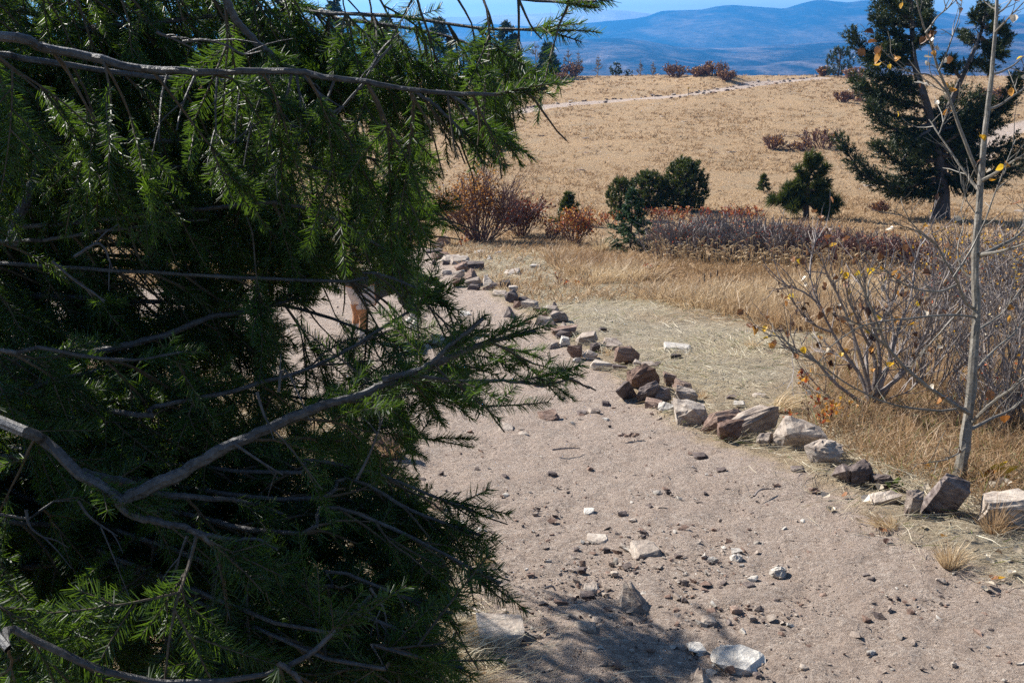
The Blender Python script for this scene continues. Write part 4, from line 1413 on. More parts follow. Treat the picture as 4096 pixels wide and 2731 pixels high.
ABR = [
    ([(3926, 700), (3904, 685), (3850, 548), (3785, 369), (3755, 286), (3720, 167), (3702, 131), (3672, 36), (3655, -80)], 9.0, 0.1, -0.3),
    ([(3702, 131), (3745, 70), (3790, 30), (3830, -30)], 4.5, -0.25, -0.3), ([(3755, 286), (3790, 190), (3818, 110), (3838, 40), (3842, 0)], 4.0, -0.15, -0.2),
    ([(3785, 369), (3720, 300), (3640, 285), (3575, 235), (3530, 195)], 4.5, -0.1, -0.2), ([(3785, 369), (3720, 345), (3700, 330)], 3, -0.1, 0),
    ([(3912, 760), (3904, 744), (3827, 643), (3755, 541), (3718, 478)], 8.0, 0.0, 0.3), ([(3755, 541), (3772, 480), (3790, 430)], 3, 0.2, 0.2),
    ([(3950, 440), (4000, 420), (4060, 380), (4130, 330)], 7, 0.0, 0.2), ([(3966, 300), (4040, 272), (4130, 200)], 6, 0.0, 0.2), ([(3980, 130), (4040, 70), (4110, 0)], 6, 0, -0.2), ([(3985, 60), (4040, 10), (4060, -60)], 5, 0, 0.2),
    ([(3985, 40), (3940, 10), (3900, -40)], 4, 0, 0.1), ([(3920, 730), (4000, 680), (4060, 640), (4140, 590)], 9, 0.0, -0.3), ([(3905, 1030), (3990, 985), (4070, 940), (4130, 860)], 11, 0.0, 0.2), ([(3910, 1020), (4010, 1000), (4130, 960)], 9, 0.0, -0.3),
    ([(3906, 1272), (3820, 1265), (3700, 1275), (3560, 1292), (3440, 1322), (3330, 1400), (3290, 1460)], 6, 0.0, -0.5),
    ([(3880, 1648), (3863, 1644), (3744, 1573), (3642, 1495), (3553, 1394), (3523, 1329), (3470, 1198), (3428, 1108)], 11, 0.0, -0.4), ([(3553, 1394), (3480, 1330), (3400, 1290), (3330, 1260)], 5, -0.2, -0.3), ([(3470, 1198), (3480, 1120), (3520, 1060)], 4, -0.35, -0.3),
    ([(3882, 1630), (3740, 1642), (3560, 1612), (3400, 1540), (3280, 1452), (3130, 1352), (3060, 1312), (3010, 1302)], 6, 0.0, -0.5), ([(3130, 1352), (3080, 1340), (3060, 1352)], 3, -0.5, -0.5), ([(3280, 1452), (3200, 1420), (3120, 1390)], 3.5, -0.4, -0.4),
    ([(3878, 1700), (3920, 1660), (3990, 1600), (4050, 1560), (4140, 1490)], 10, 0.0, -0.3), ([(3878, 1720), (3960, 1680), (4040, 1640), (4130, 1560)], 9, 0.0, 0.2), ([(3900, 1480), (3980, 1400), (4060, 1330), (4130, 1250)], 7, 0, 0.3),
    ([(3900, 1240), (3863, 1209), (3827, 1138), (3803, 1096), (3744, 989), (3702, 948), (3640, 915), (3577, 898)], 7, 0.0, -0.4), ([(3827, 1140), (3770, 1166), (3700, 1164), (3600, 1130), (3520, 1062), (3470, 1010)], 5, -0.1, -0.4),
    ([(3815, 1110), (3868, 1030), (3922, 930), (3990, 750), (4060, 560)], 5, -0.3, -0.3), ([(3900, 1120), (3850, 1080), (3830, 1000), (3850, 900), (3840, 830)], 4, 0, 0.2), ([(3850, 1230), (3700, 1400), (3640, 1480)], 4, 0.1, 0.3),
    ([(3700, 948), (3630, 880), (3570, 840)], 3, -0.35, -0.4), ([(3880, 1780), (3800, 1830), (3700, 1850)], 5, 0, -0.3), ([(3900, 850), (3860, 780), (3850, 720)], 3, 0, 0), ([(3900, 1330), (4000, 1260), (4100, 1130)], 6, 0, 0.2)]
atips = []
for pts, r0, d0, d1 in ABR:
    mb = MB()
    P = smooth_path(f4(pts, d0, d1), max(10, 4 * len(pts)))
    P = P + np.cumsum(rng.normal(size=P.shape), 0) * 0.0012
    tube(mb, P, np.linspace(r0, max(1.5, r0 * 0.32), len(P)) * s * 0.9, 6)
    n = int(3 + np.linalg.norm(P[-1] - P[0]) * 7)
    for k in range(n):
        i = rng.integers(len(P) // 4, len(P) - 1)
        dd = nrm(nrm(P[i + 1] - P[i]) * 0.8 + rng.normal(size=3) * 0.45 + np.array([0, 0, 0.25]))
        grow(mb, P[i], dd, rng.uniform(0.05, 0.22), 2.2 * s, 0 if rng.random() < 0.6 else 1, atips, 0, 0.4, 0.2, 1.1 * s, (1, 2))
    atips.append(P[-1])
    mb.build('branch', M['aspen'], asp, off=g)
# leaves the photograph shows, hung on the nearest twig end
tp = np.array(atips)
tq, _ = proj2(tp)
WANT = [(3523, 185, 'brown', 38), (3470, 170, 'brown', 36), (3495, 135, 'brown', 40), (3525, 210, 'yellow', 52), (3580, 225, 'orange', 34), (3610, 10, 'yellow', 26), (3735, 145, 'pale_leaf', 46), (3725, 165, 'pale_leaf', 40), (3705, 150, 'brown', 36), (3720, 135, 'brown', 30),
        (3757, 200, 'pale_leaf', 30), (3708, 245, 'pale_leaf', 30), (3795, 225, 'brown', 36), (3785, 232, 'pale_leaf', 30), (3850, 10, 'brown', 26), (3840, 45, 'brown', 26), (4090, 225, 'yellow', 28), (3812, 352, 'yellow', 42), (3790, 385, 'pale_leaf', 34), (3700, 325, 'brown', 28),
        (3740, 405, 'pale_leaf', 26), (3920, 540, 'yellow', 38), (3790, 440, 'orange', 34), (3965, 680, 'pale_leaf', 26), (3980, 720, 'yellow', 30), (4045, 820, 'brown', 50), (3780, 1590, 'orange', 46), (3960, 1560, 'brown', 44), (4025, 1660, 'orange', 50), (3570, 1450, 'yellow', 36),
        (3010, 1310, 'brown', 34), (3095, 1330, 'yellow', 24), (3070, 1352, 'yellow', 34), (3098, 1358, 'brown', 36), (3020, 1302, 'brown', 20)]
for x, y, k, sz in WANT:
    j = int(np.argmin(np.hypot(tq[:, 0] * S2 - x, tq[:, 1] * S2 - y)))
    q = at(x, y, depth_of(tp[j]))
    put_leaf(k, q, sz * s * 0.95, asp, g)
for k in range(46):
    q = tp[rng.integers(len(tp))]
    put_leaf(rng.choice(['brown', 'yellow', 'pale_leaf', 'orange']), q, rng.uniform(20, 38) * s, asp, g)

# many-stemmed shrub left of the sapling
g = hit(3490, 1640)
SD = depth_of(g)
s = px_size(g)
shr = empty('leafy_shrub', g)
tag(shr, 'many-stemmed bare shrub with curled brown and yellow leaves, left of the sapling', 'shrub')
f5 = lambda pts, dz1=0.0: np.array([at(x, y, SD + dz1 * i / max(1, len(pts) - 1)) for i, (x, y) in enumerate(pts)])
STEMS = [
    [(3478, 1615), (3470, 1520), (3440, 1420), (3390, 1270), (3340, 1160), (3300, 1080), (3285, 1010)], [(3476, 1600), (3440, 1500), (3390, 1430), (3330, 1330), (3270, 1210), (3240, 1100), (3215, 1070)],
    [(3330, 1330), (3240, 1290), (3190, 1230), (3165, 1190)], [(3270, 1210), (3210, 1170), (3150, 1150), (3125, 1145)], [(3240, 1110), (3245, 1040), (3262, 960), (3285, 935)],
    [(3500, 1610), (3520, 1480), (3510, 1350), (3470, 1230), (3460, 1120), (3440, 1050)], [(3505, 1610), (3560, 1430), (3600, 1300), (3640, 1200), (3660, 1050), (3700, 900)],
    [(3500, 1590), (3550, 1480), (3580, 1350), (3560, 1220), (3540, 1120), (3550, 1020)], [(3485, 1590), (3470, 1470), (3480, 1380), (3530, 1280), (3600, 1180), (3650, 1130)],
    [(3515, 1620), (3580, 1520), (3660, 1420), (3740, 1330), (3810, 1240)], [(3470, 1620), (3400, 1580), (3330, 1520), (3260, 1440), (3180, 1400), (3130, 1380)], [(3480, 1560), (3420, 1470), (3350, 1420), (3260, 1390)],
    [(3500, 1640), (3560, 1590), (3640, 1560), (3720, 1480)], [(3480, 1630), (3420, 1620), (3340, 1600), (3280, 1570)], [(3495, 1560), (3500, 1440), (3440, 1300), (3400, 1200), (3390, 1120)],
    [(3520, 1500), (3600, 1400), (3650, 1290), (3660, 1240)], [(3560, 1430), (3540, 1300), (3580, 1180), (3600, 1090)], [(3508, 1580), (3620, 1480), (3690, 1360), (3740, 1200), (3790, 1050)]]
stips = []
for pts in STEMS:
    mb = MB()
    P = smooth_path(f5(pts, rng.uniform(-0.7, 0.7)), 5 * len(pts))
    P = P + np.cumsum(rng.normal(size=P.shape), 0) * 0.0015
    tube(mb, P, np.linspace(10 if len(pts) > 4 else 5, 2.2, len(P)) * s * rng.uniform(0.7, 1.1), 5)
    n = int(6 + np.linalg.norm(P[-1] - P[0]) * 10)
    for k in range(n):
        i = rng.integers(len(P) // 4, len(P) - 1)
        dd = nrm(nrm(P[i + 1] - P[i]) * 0.9 + rng.normal(size=3) * 0.5 + np.array([0, 0, 0.3]))
        grow(mb, P[i], dd, rng.uniform(0.10, 0.34), 2.8 * s, 1 if rng.random() < 0.6 else 0, stips, 0, 0.45, 0.25, 1.2 * s, (1, 3))
    stips += [P[-1]] * 2
    mb.build('stem', M['twig'], shr, off=g)
tp = np.array(stips)
tq, _ = proj2(tp)
ok = (tq[:, 0] * S2 < 3560) | (rng.random(len(tp)) < 0.4)
tp = tp[ok]
for k in range(150):
    q = tp[rng.integers(len(tp))] + rng.normal(size=3) * 0.02
    put_leaf(rng.choice(['brown', 'yellow', 'orange', 'pale_leaf'], p=[0.74, 0.12, 0.08, 0.06]), q, rng.uniform(20, 36) * s, shr, g)

# thicket at the right edge
TH = 'bare thicket at the right edge'
for (x, y, w, h, lab, lf, nl, st) in [
        (3930, 1250, 460, 400, 'grey thicket with small yellow leaves behind the sapling', ['yellow', 'yellow', 'brown'], 520, 26),
        (4110, 1300, 420, 480, 'dense yellow-leaved bush at the right edge, upper', ['yellow', 'orange', 'brown'], 420, 26),
        (3760, 1330, 340, 330, 'bare bush with brown leaves behind the many-stemmed shrub', ['brown', 'yellow', 'red'], 170, 22),
        (4030, 1540, 420, 560, 'dark bare bush right of the sapling', ['brown', 'pale_leaf', 'yellow'], 120, 26),
        (4150, 1720, 360, 600, 'twiggy bush leaning in from the right edge', ['brown', 'yellow'], 100, 22),
        (3720, 1560, 300, 420, 'thin grey bush between the sapling and the many-stemmed shrub', ['brown', 'pale_leaf'], 90, 16),
        (3960, 1720, 260, 360, 'low dark bush behind the foot of the sapling', ['brown', 'red'], 90, 16),
        (4060, 1120, 300, 260, 'grey twiggy bush behind the yellow-leaved bushes', ['yellow', 'brown'], 260, 22)]:
    bush('bush', lab, x, y, w, h, 'twig', lf, nl, 13, int(st * 1.5), TH, lev=2, base_spread=0.6, kids=(3, 4), rk=0.9)

# small leafy seedlings
RS = 'red and orange seedlings by the stones'
for (x, y, w, h, lf, n, lab) in [(3140, 1775, 90, 170, ['red', 'red', 'orange'], 60, 'dark red leafy sprig between the pale slab and the broad grey slab'), (3310, 1720, 110, 230, ['orange', 'orange', 'red'], 46, 'orange-leaved seedling in front of the many-stemmed shrub'),
                                 (3360, 1700, 90, 180, ['orange', 'yellow'], 26, 'smaller orange seedling beside the many-stemmed shrub'), (3230, 1700, 60, 200, ['brown'], 4, 'single dry stalk by the blond tuft of grass'),
                                 (3210, 1560, 100, 120, ['red', 'orange'], 26, 'scarlet leaves low in front of the dry grass'), (2240, 1150, 60, 80, ['red', 'brown'], 14, 'reddish seedling in the dry grass before the young fir'),
                                 (2610, 1120, 80, 100, ['red', 'orange'], 16, 'red-topped stalk in the tall golden grass'), (2330, 1140, 60, 60, ['red', 'orange'], 18, 'small red seedling left of the golden grass'), (1860, 985, 70, 60, ['red', 'orange'], 30, 'red seedling at the foot of the fan-shaped bush')]:
    bush('seedling', lab, x, y, w, h, 'twig_red', lf, n, 22 if y > 1400 else 11, 4, RS, cat='seedling', lev=1, kids=(2, 3), base_spread=0.3, rk=0.6)


def big_leaf_plant(name, label, x, y, leaves, mat, cat='plant'):
    """Rosette of long leaves: every leaf a part."""
    g = hit(x, y)
    s = px_size(g)
    root = empty(name, g)
    tag(root, label, cat)
    for (dx, dyy, w) in leaves:
        mb = MB()
        P = smooth_path([g, g + np.array([dx * 0.45, rng.uniform(-20, 20), -dyy * 0.6]) * s, g + np.array([dx, rng.uniform(-40, 40), -dyy]) * s], 7)
        wv = np.sin(np.linspace(0.25, math.pi, 7)) * w * 0.5 * s
        t = nrm(np.gradient(P, axis=0))
        sd = nrm(np.cross(t, rng.normal(size=3) * 0.3 + np.array([0.2, -1, 0.3])))
        n_ = np.cross(sd, t)
        v = np.stack([P - sd * wv[:, None] + n_ * wv[:, None] * 0.3, P, P + sd * wv[:, None] + n_ * wv[:, None] * 0.3], 1).reshape(-1, 3)
        i = np.arange(6)[:, None] * 3
        mb.add(v, np.concatenate([i + np.array([0, 1, 4, 3]), i + np.array([1, 2, 5, 4])]), 0, rng.random())
        o = mb.build('leaf', M[mat], root, smooth=True, off=g)
    return root


big_leaf_plant('broadleaf_plant', 'withering plant with long yellow leaves at the right edge', 3945, 1935, [(60, -110, 44), (20, -70, 40), (85, -40, 50), (-40, -60, 34), (110, -90, 40), (50, -10, 46)], 'yellow')
big_leaf_plant('broadleaf_plant', 'pale dried plant with curled long leaves beside the yellow one', 3985, 1965, [(50, -50, 50), (-30, -40, 44), (80, -20, 40), (10, -70, 40)], 'pale_leaf')
big_leaf_plant('broadleaf_plant', 'little green rosette growing at the dark broken rock', 3565, 1955, [(40, -46, 22), (-36, -40, 22), (16, -66, 20), (56, -16, 20), (-50, -10, 20), (0, -40, 22)], 'green_blade')

# leaf litter: the larger leaves singly
LT = 'dry leaves on the ground below the sapling'
for k in range(70):
    x, y = rng.uniform(3250, 4096), rng.uniform(1850, 2400)
    if y < 1700 + (4096 - x) * 0.35 or y > 2480 - (4096 - x) * 0.55:
        continue
    p = hit(x, y)
    o = put_leaf(rng.choice(['pale_leaf', 'brown', 'yellow'], p=[0.6, 0.25, 0.15]), p + [0, 0, 0.012], rng.uniform(26, 46) * px_size(p), flat=True, hang=False)
    o.name = 'fallen_leaf'
    tag(o, 'dry curled leaf lying in the litter under the sapling', 'leaf', LT)
# ------------------------------------------------------------------ the fir in front
TB = np.array([-2.05, 2.75, 0.0])
TB[2] = float(height(TB[0], TB[1]))
fir = empty('fir_tree', TB)
tag(fir, 'big fir in front whose dark hanging boughs fill the left half', 'fir tree')
mb = MB()
axis = smooth_path([TB + [0, 0, -0.2], TB + [0.03, 0, 1.2], TB + [-0.02, 0.05, 2.6], TB + [0.02, 0, 4.4]], 18)
tube(mb, axis, np.linspace(0.15, 0.06, 18), 12, knob=0.04)
mb.build('trunk', M['bark_dark'], fir, off=TB)

MASK = np.array([(1400, -400), (1395, 0), (1350, 50), (1310, 95), (1225, 75), (1205, 110), (1212, 170), (1300, 185), (1290, 225), (1200, 290), (1200, 350), (1150, 400), (1060, 385), (985, 350), (985, 450),
                 (960, 478), (1040, 455), (1050, 520), (985, 565), (945, 620), (1000, 645), (1045, 690), (1055, 740), (1000, 770), (1010, 800), (1115, 735), (1260, 755), (1240, 850), (1330, 840), (1340, 890), (1290, 945),
                 (1230, 935), (1150, 1010), (1120, 1035), (1040, 1025), (985, 1060), (940, 1095), (1095, 1160), (1090, 1190), (1120, 1245), (1155, 1335), (1055, 1345), (1045, 1440), (1010, 1500), (1065, 1545), (1030, 1800), (-900, 1800), (-900, -400)], float)
GAPS = [(470, 240, 22, 34), (365, 705, 55, 42), (795, 738, 85, 60), (690, 800, 50, 34), (915, 780, 55, 60), (300, 620, 30, 40), (960, 560, 18, 30), (980, 790, 22, 40), (880, 410, 16, 30), (650, 640, 22, 40), (240, 560, 40, 24), (620, 30, 40, 40),
        (40, 1010, 40, 30), (130, 690, 30, 30), (520, 1000, 24, 18), (760, 680, 20, 40), (870, 1020, 30, 34), (1010, 1070, 40, 40), (440, 620, 18, 40), (900, 700, 40, 40), (560, 640, 14, 34), (1000, 700, 20, 24)]


_mx = np.arange(-920, 1420, 4.0)
_my = np.arange(-420, 1820, 4.0)
_MG = poly_sd(*np.meshgrid(_mx, _my, indexing='ij'), MASK) > 0


def allowed(p, gap_keep=0.07):
    q, z = proj2(p)
    i = ((q[..., 0] + 920) / 4 + 0.5).astype(int)
    j = ((q[..., 1] + 420) / 4 + 0.5).astype(int)
    if (i < 0).any() or (j < 0).any() or (i >= len(_mx)).any() or (j >= len(_my)).any() or not _MG[i, j].all():
        return False
    for gx, gy, rx, ry in GAPS:
        if (((np.atleast_2d(q)[:, 0] - gx) / rx) ** 2 + ((np.atleast_2d(q)[:, 1] - gy) / ry) ** 2 < 1).any() and rng.random() > gap_keep:
            return False
    return True


def frond_mesh(seed, L, sub, dens):
    """Twig of the fir: bent stem, side shoots, needles combed forward on two sides."""
    r = np.random.default_rng(seed)
    mb = MB()

    def shoot(p0, d, n_, L_, r0):
        k = 7
        side = np.cross(d, n_)
        bend = r.normal() * 0.10
        droop = r.uniform(0.0, 0.14)
        t = np.linspace(0, 1, k)[:, None]
        P = p0 + d * L_ * t + side * bend * L_ * t ** 2 - n_ * droop * L_ * t ** 2
        tube(mb, P, np.linspace(r0, r0 * 0.45, k), 4, 1)
        n = int(L_ * dens)
        u = np.sort(r.random(n)) ** 0.9
        i = np.minimum((u * (k - 1)).astype(int), k - 2)
        b = P[i] + (P[i + 1] - P[i]) * (u * (k - 1) - i)[:, None]
        tang = nrm(P[i + 1] - P[i])
        sgn = r.choice([-1, 1], n)[:, None]
        ang = r.normal(size=n)[:, None] * 0.50
        rad = side * sgn * np.cos(ang) + n_ * (np.sin(ang) + 0.12)
        fwd = (0.50 + 0.45 * u ** 3)[:, None] + r.normal(size=(n, 1)) * 0.10
        v = nrm(tang * fwd + rad * 0.85 + r.normal(size=(n, 3)) * 0.06)
        ln = (0.029 * (1 - 0.35 * u ** 4) * r.uniform(0.75, 1.1, n))[:, None]
        needles(mb, b, v * ln, 0.0019, 0, np.clip(0.45 + r.normal(size=n) * 0.2, 0, 1), 0.45)
        return P

    y, z = np.array([0, 1.0, 0]), np.array([0, 0, 1.0])
    P = shoot(np.zeros(3), y, z, L, 0.0026)
    for j in range(sub):
        t = r.uniform(0.15, 0.75)
        q = P[int(t * 6)]
        sg = 1 if j % 2 else -1
        d = nrm(y * 0.75 + np.array([sg * 0.65, 0, r.normal() * 0.15]))
        shoot(q, d, z, L * (0.75 - 0.6 * t) * r.uniform(0.8, 1.2), 0.0018)
    return mb


FMB = [frond_mesh(500 + k, L, sub, 900) for k, (L, sub) in enumerate([(0.10, 0), (0.13, 0), (0.16, 0), (0.19, 0), (0.14, 2), (0.18, 2), (0.20, 3), (0.24, 4), (0.22, 3), (0.12, 2), (0.26, 4), (0.17, 1)])]
FLEN = np.array([0.10, 0.13, 0.16, 0.19, 0.14, 0.18, 0.20, 0.24, 0.22, 0.12, 0.26, 0.17])
FME = [m.mesh('twig', [M['fir'], M['twig_bark']]) for m in FMB]
FAR_ = [(np.concatenate(m.v), m.f, m.m, np.concatenate(m.t)) for m in FMB]
placed = []                                     # (size in picture, frond index, matrix, branch)


def place_frond(p, d, branch, kind=None, roll=None, force=False, gk=0.07):
    k = int(rng.integers(len(FLEN))) if kind is None else kind
    d = nrm(d)
    if not force and not allowed(np.array([p + d * FLEN[k] * 0.5, p + d * FLEN[k] * 0.98]), gk):
        return False
    up = np.array([0, -0.35, 1.0]) + rng.normal(size=3) * (0.55 if roll is None else roll)
    x = nrm(np.cross(d, up))
    z = np.cross(x, d)
    sc = rng.uniform(0.85, 1.2)
    m = np.eye(4)
    m[:3, 0], m[:3, 1], m[:3, 2], m[:3, 3] = x * sc, d * sc, z * sc, p
    q, zd = proj2(p + d * FLEN[k] * 0.5)
    placed.append((FLEN[k] * sc / zd, k, m, branch))
    return True


LIMBS = []


def limb(pts, d0, d1, r0, r1, dens=1.0, droop=0.5, root=True, reach=0.30, bare=0.1, mat='bark', front=0.25):
    """Main limb through pixels of the 2352 wide view; r in metres. Grows side branchlets carrying fronds."""
    n = len(pts)
    P = [at2(x, y, d0 + (d1 - d0) * i / (n - 1)) for i, (x, y) in enumerate(pts)]
    if root:
        b = axis[np.argmin(np.abs(axis[:, 2] - (P[0][2] - 0.05)))]
        P = [b] + P
    P = smooth_path(P, 8 * len(P))
    P = P + np.cumsum(rng.normal(size=P.shape), 0) * 0.0010
    mb = MB()
    tube(mb, P, np.linspace(r0, r1, len(P)), 8, knob=0.07)
    ob_i = len(LIMBS)
    seg = np.concatenate([[0], np.cumsum(np.linalg.norm(np.diff(P, axis=0), axis=1))])
    Lt = seg[-1]
    s = bare * Lt
    while s < Lt:
        i = min(np.searchsorted(seg, s), len(P) - 2)
        p = P[i]
        q, z = proj2(p)
        if -250 < q[0] < 1450 and -200 < q[1] < 1720:
            t = nrm(P[i + 1] - P[i])
            for side in (-1, 1):
                if rng.random() > 0.85 * dens:
                    continue
                lat = nrm(np.cross(t, [0, 0, 1.0])) * side
                if lat[1] < 0 and rng.random() > front:
                    lat = lat * np.array([1, -1, 1])
                d = nrm(t * rng.uniform(0.3, 0.9) + lat * rng.uniform(0.2, 0.9) + np.array([0, 0, -droop * rng.uniform(0.3, 1.6)]))
                branchlet(mb, p, d, reach * rng.uniform(0.5, 1.3) * (1.15 - 0.55 * s / Lt), droop, ob_i)
        s += 0.095 / max(dens, 0.2)
    tip = nrm(P[-1] - P[-3])
    for k_ in (1, 0, 4):
        i = int(np.searchsorted(seg, max(0.0, Lt - FLEN[k_] * 0.9)))
        place_frond(P[min(i, len(P) - 2)], tip + rng.normal(size=3) * 0.10, ob_i, k_, force=True)
    o = mb.build('branch', [M[mat], M['twig_bark']], fir, off=TB)
    LIMBS.append(o)
    return P


def branchlet(mb, p, d, L, droop, bi, lev=0):
    n = 6
    P = [np.asarray(p, float)]
    for i in range(n - 1):
        d = nrm(d + rng.normal(size=3) * 0.13 + np.array([0, 0, -0.22 * droop]))
        P.append(P[-1] + d * L / (n - 1))
    P = np.array(P)
    if not allowed(P[2], 0.5):
        return
    tube(mb, P, np.linspace(0.0034, 0.0016, n), 4, 1)
    m = max(2, int(L / 0.055))
    for j in range(m):
        t = rng.uniform(0.18, 1.0)
        i = min(int(t * (n - 1)), n - 2)
        q = P[i] + (P[i + 1] - P[i]) * rng.random()
        dd = nrm(P[i + 1] - P[i])
        v = nrm(dd * 0.8 + rng.normal(size=3) * 0.42 + np.array([0, 0, -0.45 * droop]))
        place_frond(q, v, bi)
    place_frond(P[-1], P[-1] - P[-2] + np.array([0, 0, -0.003 * droop]), bi)


def dead_twig(mb, x, y, pts, d):
    P = smooth_path([at2(a, b, d) for a, b in [(x, y)] + pts], 3 + 3 * len(pts))
    tube(mb, P, np.linspace(0.0032, 0.0014, len(P)), 5)
    for k in range(2):
        i = rng.integers(2, len(P) - 1)
        e = nrm(P[i] - P[i - 1]) + rng.normal(size=3) * 0.5
        tube(mb, smooth_path([P[i], P[i] + e * 0.03, P[i] + e * 0.06 + [0, 0, -0.01]], 5), np.linspace(0.0017, 0.0009, 5), 4)


# limbs that can be traced in the photograph
limb([(-40, 92), (110, 112), (230, 138), (330, 160), (480, 166), (600, 163), (700, 162), (760, 176), (850, 187), (950, 206), (1060, 215), (1160, 214), (1275, 200)], 1.98, 1.98, 0.017, 0.0032, 0.9, 0.85)
limb([(-60, 120), (60, 128), (230, 155), (400, 175), (560, 180), (690, 176), (800, 172)], 2.3, 2.5, 0.013, 0.004, 0.8, 0.9)
limb([(500, -60), (530, 30), (570, 75), (630, 125), (700, 158)], 2.05, 2.12, 0.009, 0.006, 0.35, 0.9, root=False)
limb([(-40, 300), (80, 310), (200, 345), (330, 350), (430, 345)], 2.5, 2.7, 0.010, 0.003, 0.9, 0.7)
limb([(10, 548), (100, 545), (200, 526), (290, 515), (380, 506), (470, 500)], 2.4, 2.6, 0.009, 0.003, 0.8, 0.9)
limb([(30, 560), (45, 500), (75, 440), (110, 370)], 2.4, 2.5, 0.017, 0.008, 0.25, 0.6, root=False)
limb([(-60, 860), (100, 830), (200, 818), (300, 800), (400, 777), (480, 745), (590, 730), (700, 690)], 2.35, 2.6, 0.018, 0.005, 0.8, 0.6)
limb([(-50, 790), (100, 802), (230, 826), (330, 832), (430, 815)], 2.1, 2.2, 0.010, 0.003, 0.8, 0.6)
limb([(-40, 950), (60, 905), (130, 880), (230, 855)], 2.2, 2.3, 0.013, 0.004, 0.8, 0.5)
limb([(-20, 960), (100, 1012), (180, 1086), (240, 1118), (285, 1152)], 1.95, 1.9, 0.013, 0.011, 0.5, 0.4)
limb([(250, 945), (350, 935), (490, 908), (600, 880), (700, 850), (800, 802), (880, 752), (960, 700), (1015, 665)], 2.25, 2.3, 0.011, 0.0028, 0.9, 0.35)
limb([(268, 1160), (330, 1122), (400, 1086), (500, 1032), (600, 987), (700, 942), (820, 900), (900, 866), (1000, 822), (1100, 786), (1215, 762)], 1.9, 1.97, 0.014, 0.0035, 0.95, 0.25, root=False, reach=0.26, bare=0.3)
limb([(860, 885), (950, 870), (1050, 880), (1150, 886), (1245, 896), (1320, 880)], 1.95, 2.0, 0.005, 0.002, 0.8, 0.3, root=False, reach=0.2)
limb([(880, 870), (960, 850), (1050, 792), (1120, 742)], 1.93, 1.93, 0.007, 0.003, 0.35, 0.2, root=False, reach=0.14)
limb([(190, 1085), (300, 1110), (360, 1130), (450, 1136), (520, 1140), (580, 1160), (650, 1182)], 1.95, 2.1, 0.010, 0.003, 0.6, 0.5, root=False)
limb([(270, 1150), (300, 1186), (360, 1202), (430, 1215), (520, 1246), (580, 1250), (630, 1272)], 1.9, 1.88, 0.009, 0.002, 0.4, 0.6, root=False)
limb([(430, 1216), (480, 1240), (540, 1282), (610, 1308)], 1.78, 1.82, 0.005, 0.0018, 0.4, 0.6, root=False)
limb([(-40, 1162), (120, 1156), (200, 1152), (260, 1140)], 2.0, 2.0, 0.006, 0.002, 0.5, 0.7)
limb([(-60, 1375), (20, 1415), (90, 1450), (180, 1492), (280, 1530), (370, 1550), (470, 1546), (560, 1536), (640, 1520), (720, 1482), (790, 1420), (860, 1352)], 1.62, 1.7, 0.014, 0.004, 0.55, 0.4)
limb([(640, 1520), (680, 1560), (700, 1600)], 1.66, 1.66, 0.005, 0.003, 0.5, 0.4, root=False)
limb([(560, 1080), (700, 1052), (850, 1080), (980, 1130), (1085, 1168)], 2.25, 2.2, 0.009, 0.003, 1.0, 0.3)
limb([(600, 1150), (800, 1112), (950, 1188), (1050, 1225), (1112, 1248)], 2.2, 2.15, 0.010, 0.003, 1.0, 0.3)
limb([(560, 1200), (750, 1152), (900, 1200), (1020, 1262), (1090, 1300), (1148, 1332)], 2.1, 2.05, 0.010, 0.003, 1.0, 0.3)
limb([(600, 1320), (760, 1302), (900, 1350), (1045, 1402)], 2.0, 1.95, 0.009, 0.003, 1.0, 0.35)
limb([(600, 1420), (760, 1400), (900, 1440), (1000, 1492)], 1.9, 1.9, 0.008, 0.003, 1.0, 0.35)
limb([(700, 1500), (850, 1490), (960, 1520), (1060, 1540)], 1.85, 1.8, 0.007, 0.003, 1.0, 0.3)
limb([(300, -140), (700, -70), (900, -30), (1100, -10), (1290, 10), (1380, 8)], 2.5, 2.15, 0.013, 0.003, 1.0, 0.75)
limb([(400, -60), (700, 20), (900, 30), (1060, 50), (1200, 60), (1320, 60)], 2.6, 2.3, 0.011, 0.003, 1.0, 0.8)
limb([(600, 40), (800, 60), (1000, 90), (1110, 130), (1190, 180)], 2.6, 2.4, 0.010, 0.003, 1.0, 0.7)
limb([(1000, 210), (1060, 235), (1120, 285), (1190, 340)], 2.08, 2.05, 0.004, 0.002, 1.0, 0.6, root=False, reach=0.2)
limb([(950, 205), (1010, 250), (1060, 310), (1120, 385)], 2.1, 2.1, 0.004, 0.002, 1.0, 0.7, root=False, reach=0.2)
limb([(640, 560), (760, 570), (850, 545), (920, 520), (985, 495), (1035, 470)], 2.9, 2.7, 0.009, 0.003, 1.0, 0.15, reach=0.25)
limb([(640, 600), (760, 600), (860, 575), (960, 545)], 2.9, 2.8, 0.008, 0.003, 1.0, 0.2, reach=0.25)
limb([(500, 380), (640, 370), (780, 400), (880, 430), (960, 470)], 2.6, 2.5, 0.010, 0.003, 1.0, 0.9)
limb([(500, 480), (640, 470), (760, 500), (860, 560), (930, 610)], 2.5, 2.4, 0.010, 0.003, 1.0, 0.8)
limb([(700, 640), (850, 620), (950, 650), (1035, 690)], 2.4, 2.3, 0.007, 0.003, 0.9, 0.4)

# sunlit limbs on the far side of the crown; they throw the shade at the foot of the picture
for pts in [[(-100, 250), (200, 240), (400, 210), (500, 170)], [(-100, 330), (250, 330), (420, 310), (560, 330)]]:
    limb(pts, 3.0, 4.4, 0.014, 0.003, 0.9, 0.6, reach=0.4)
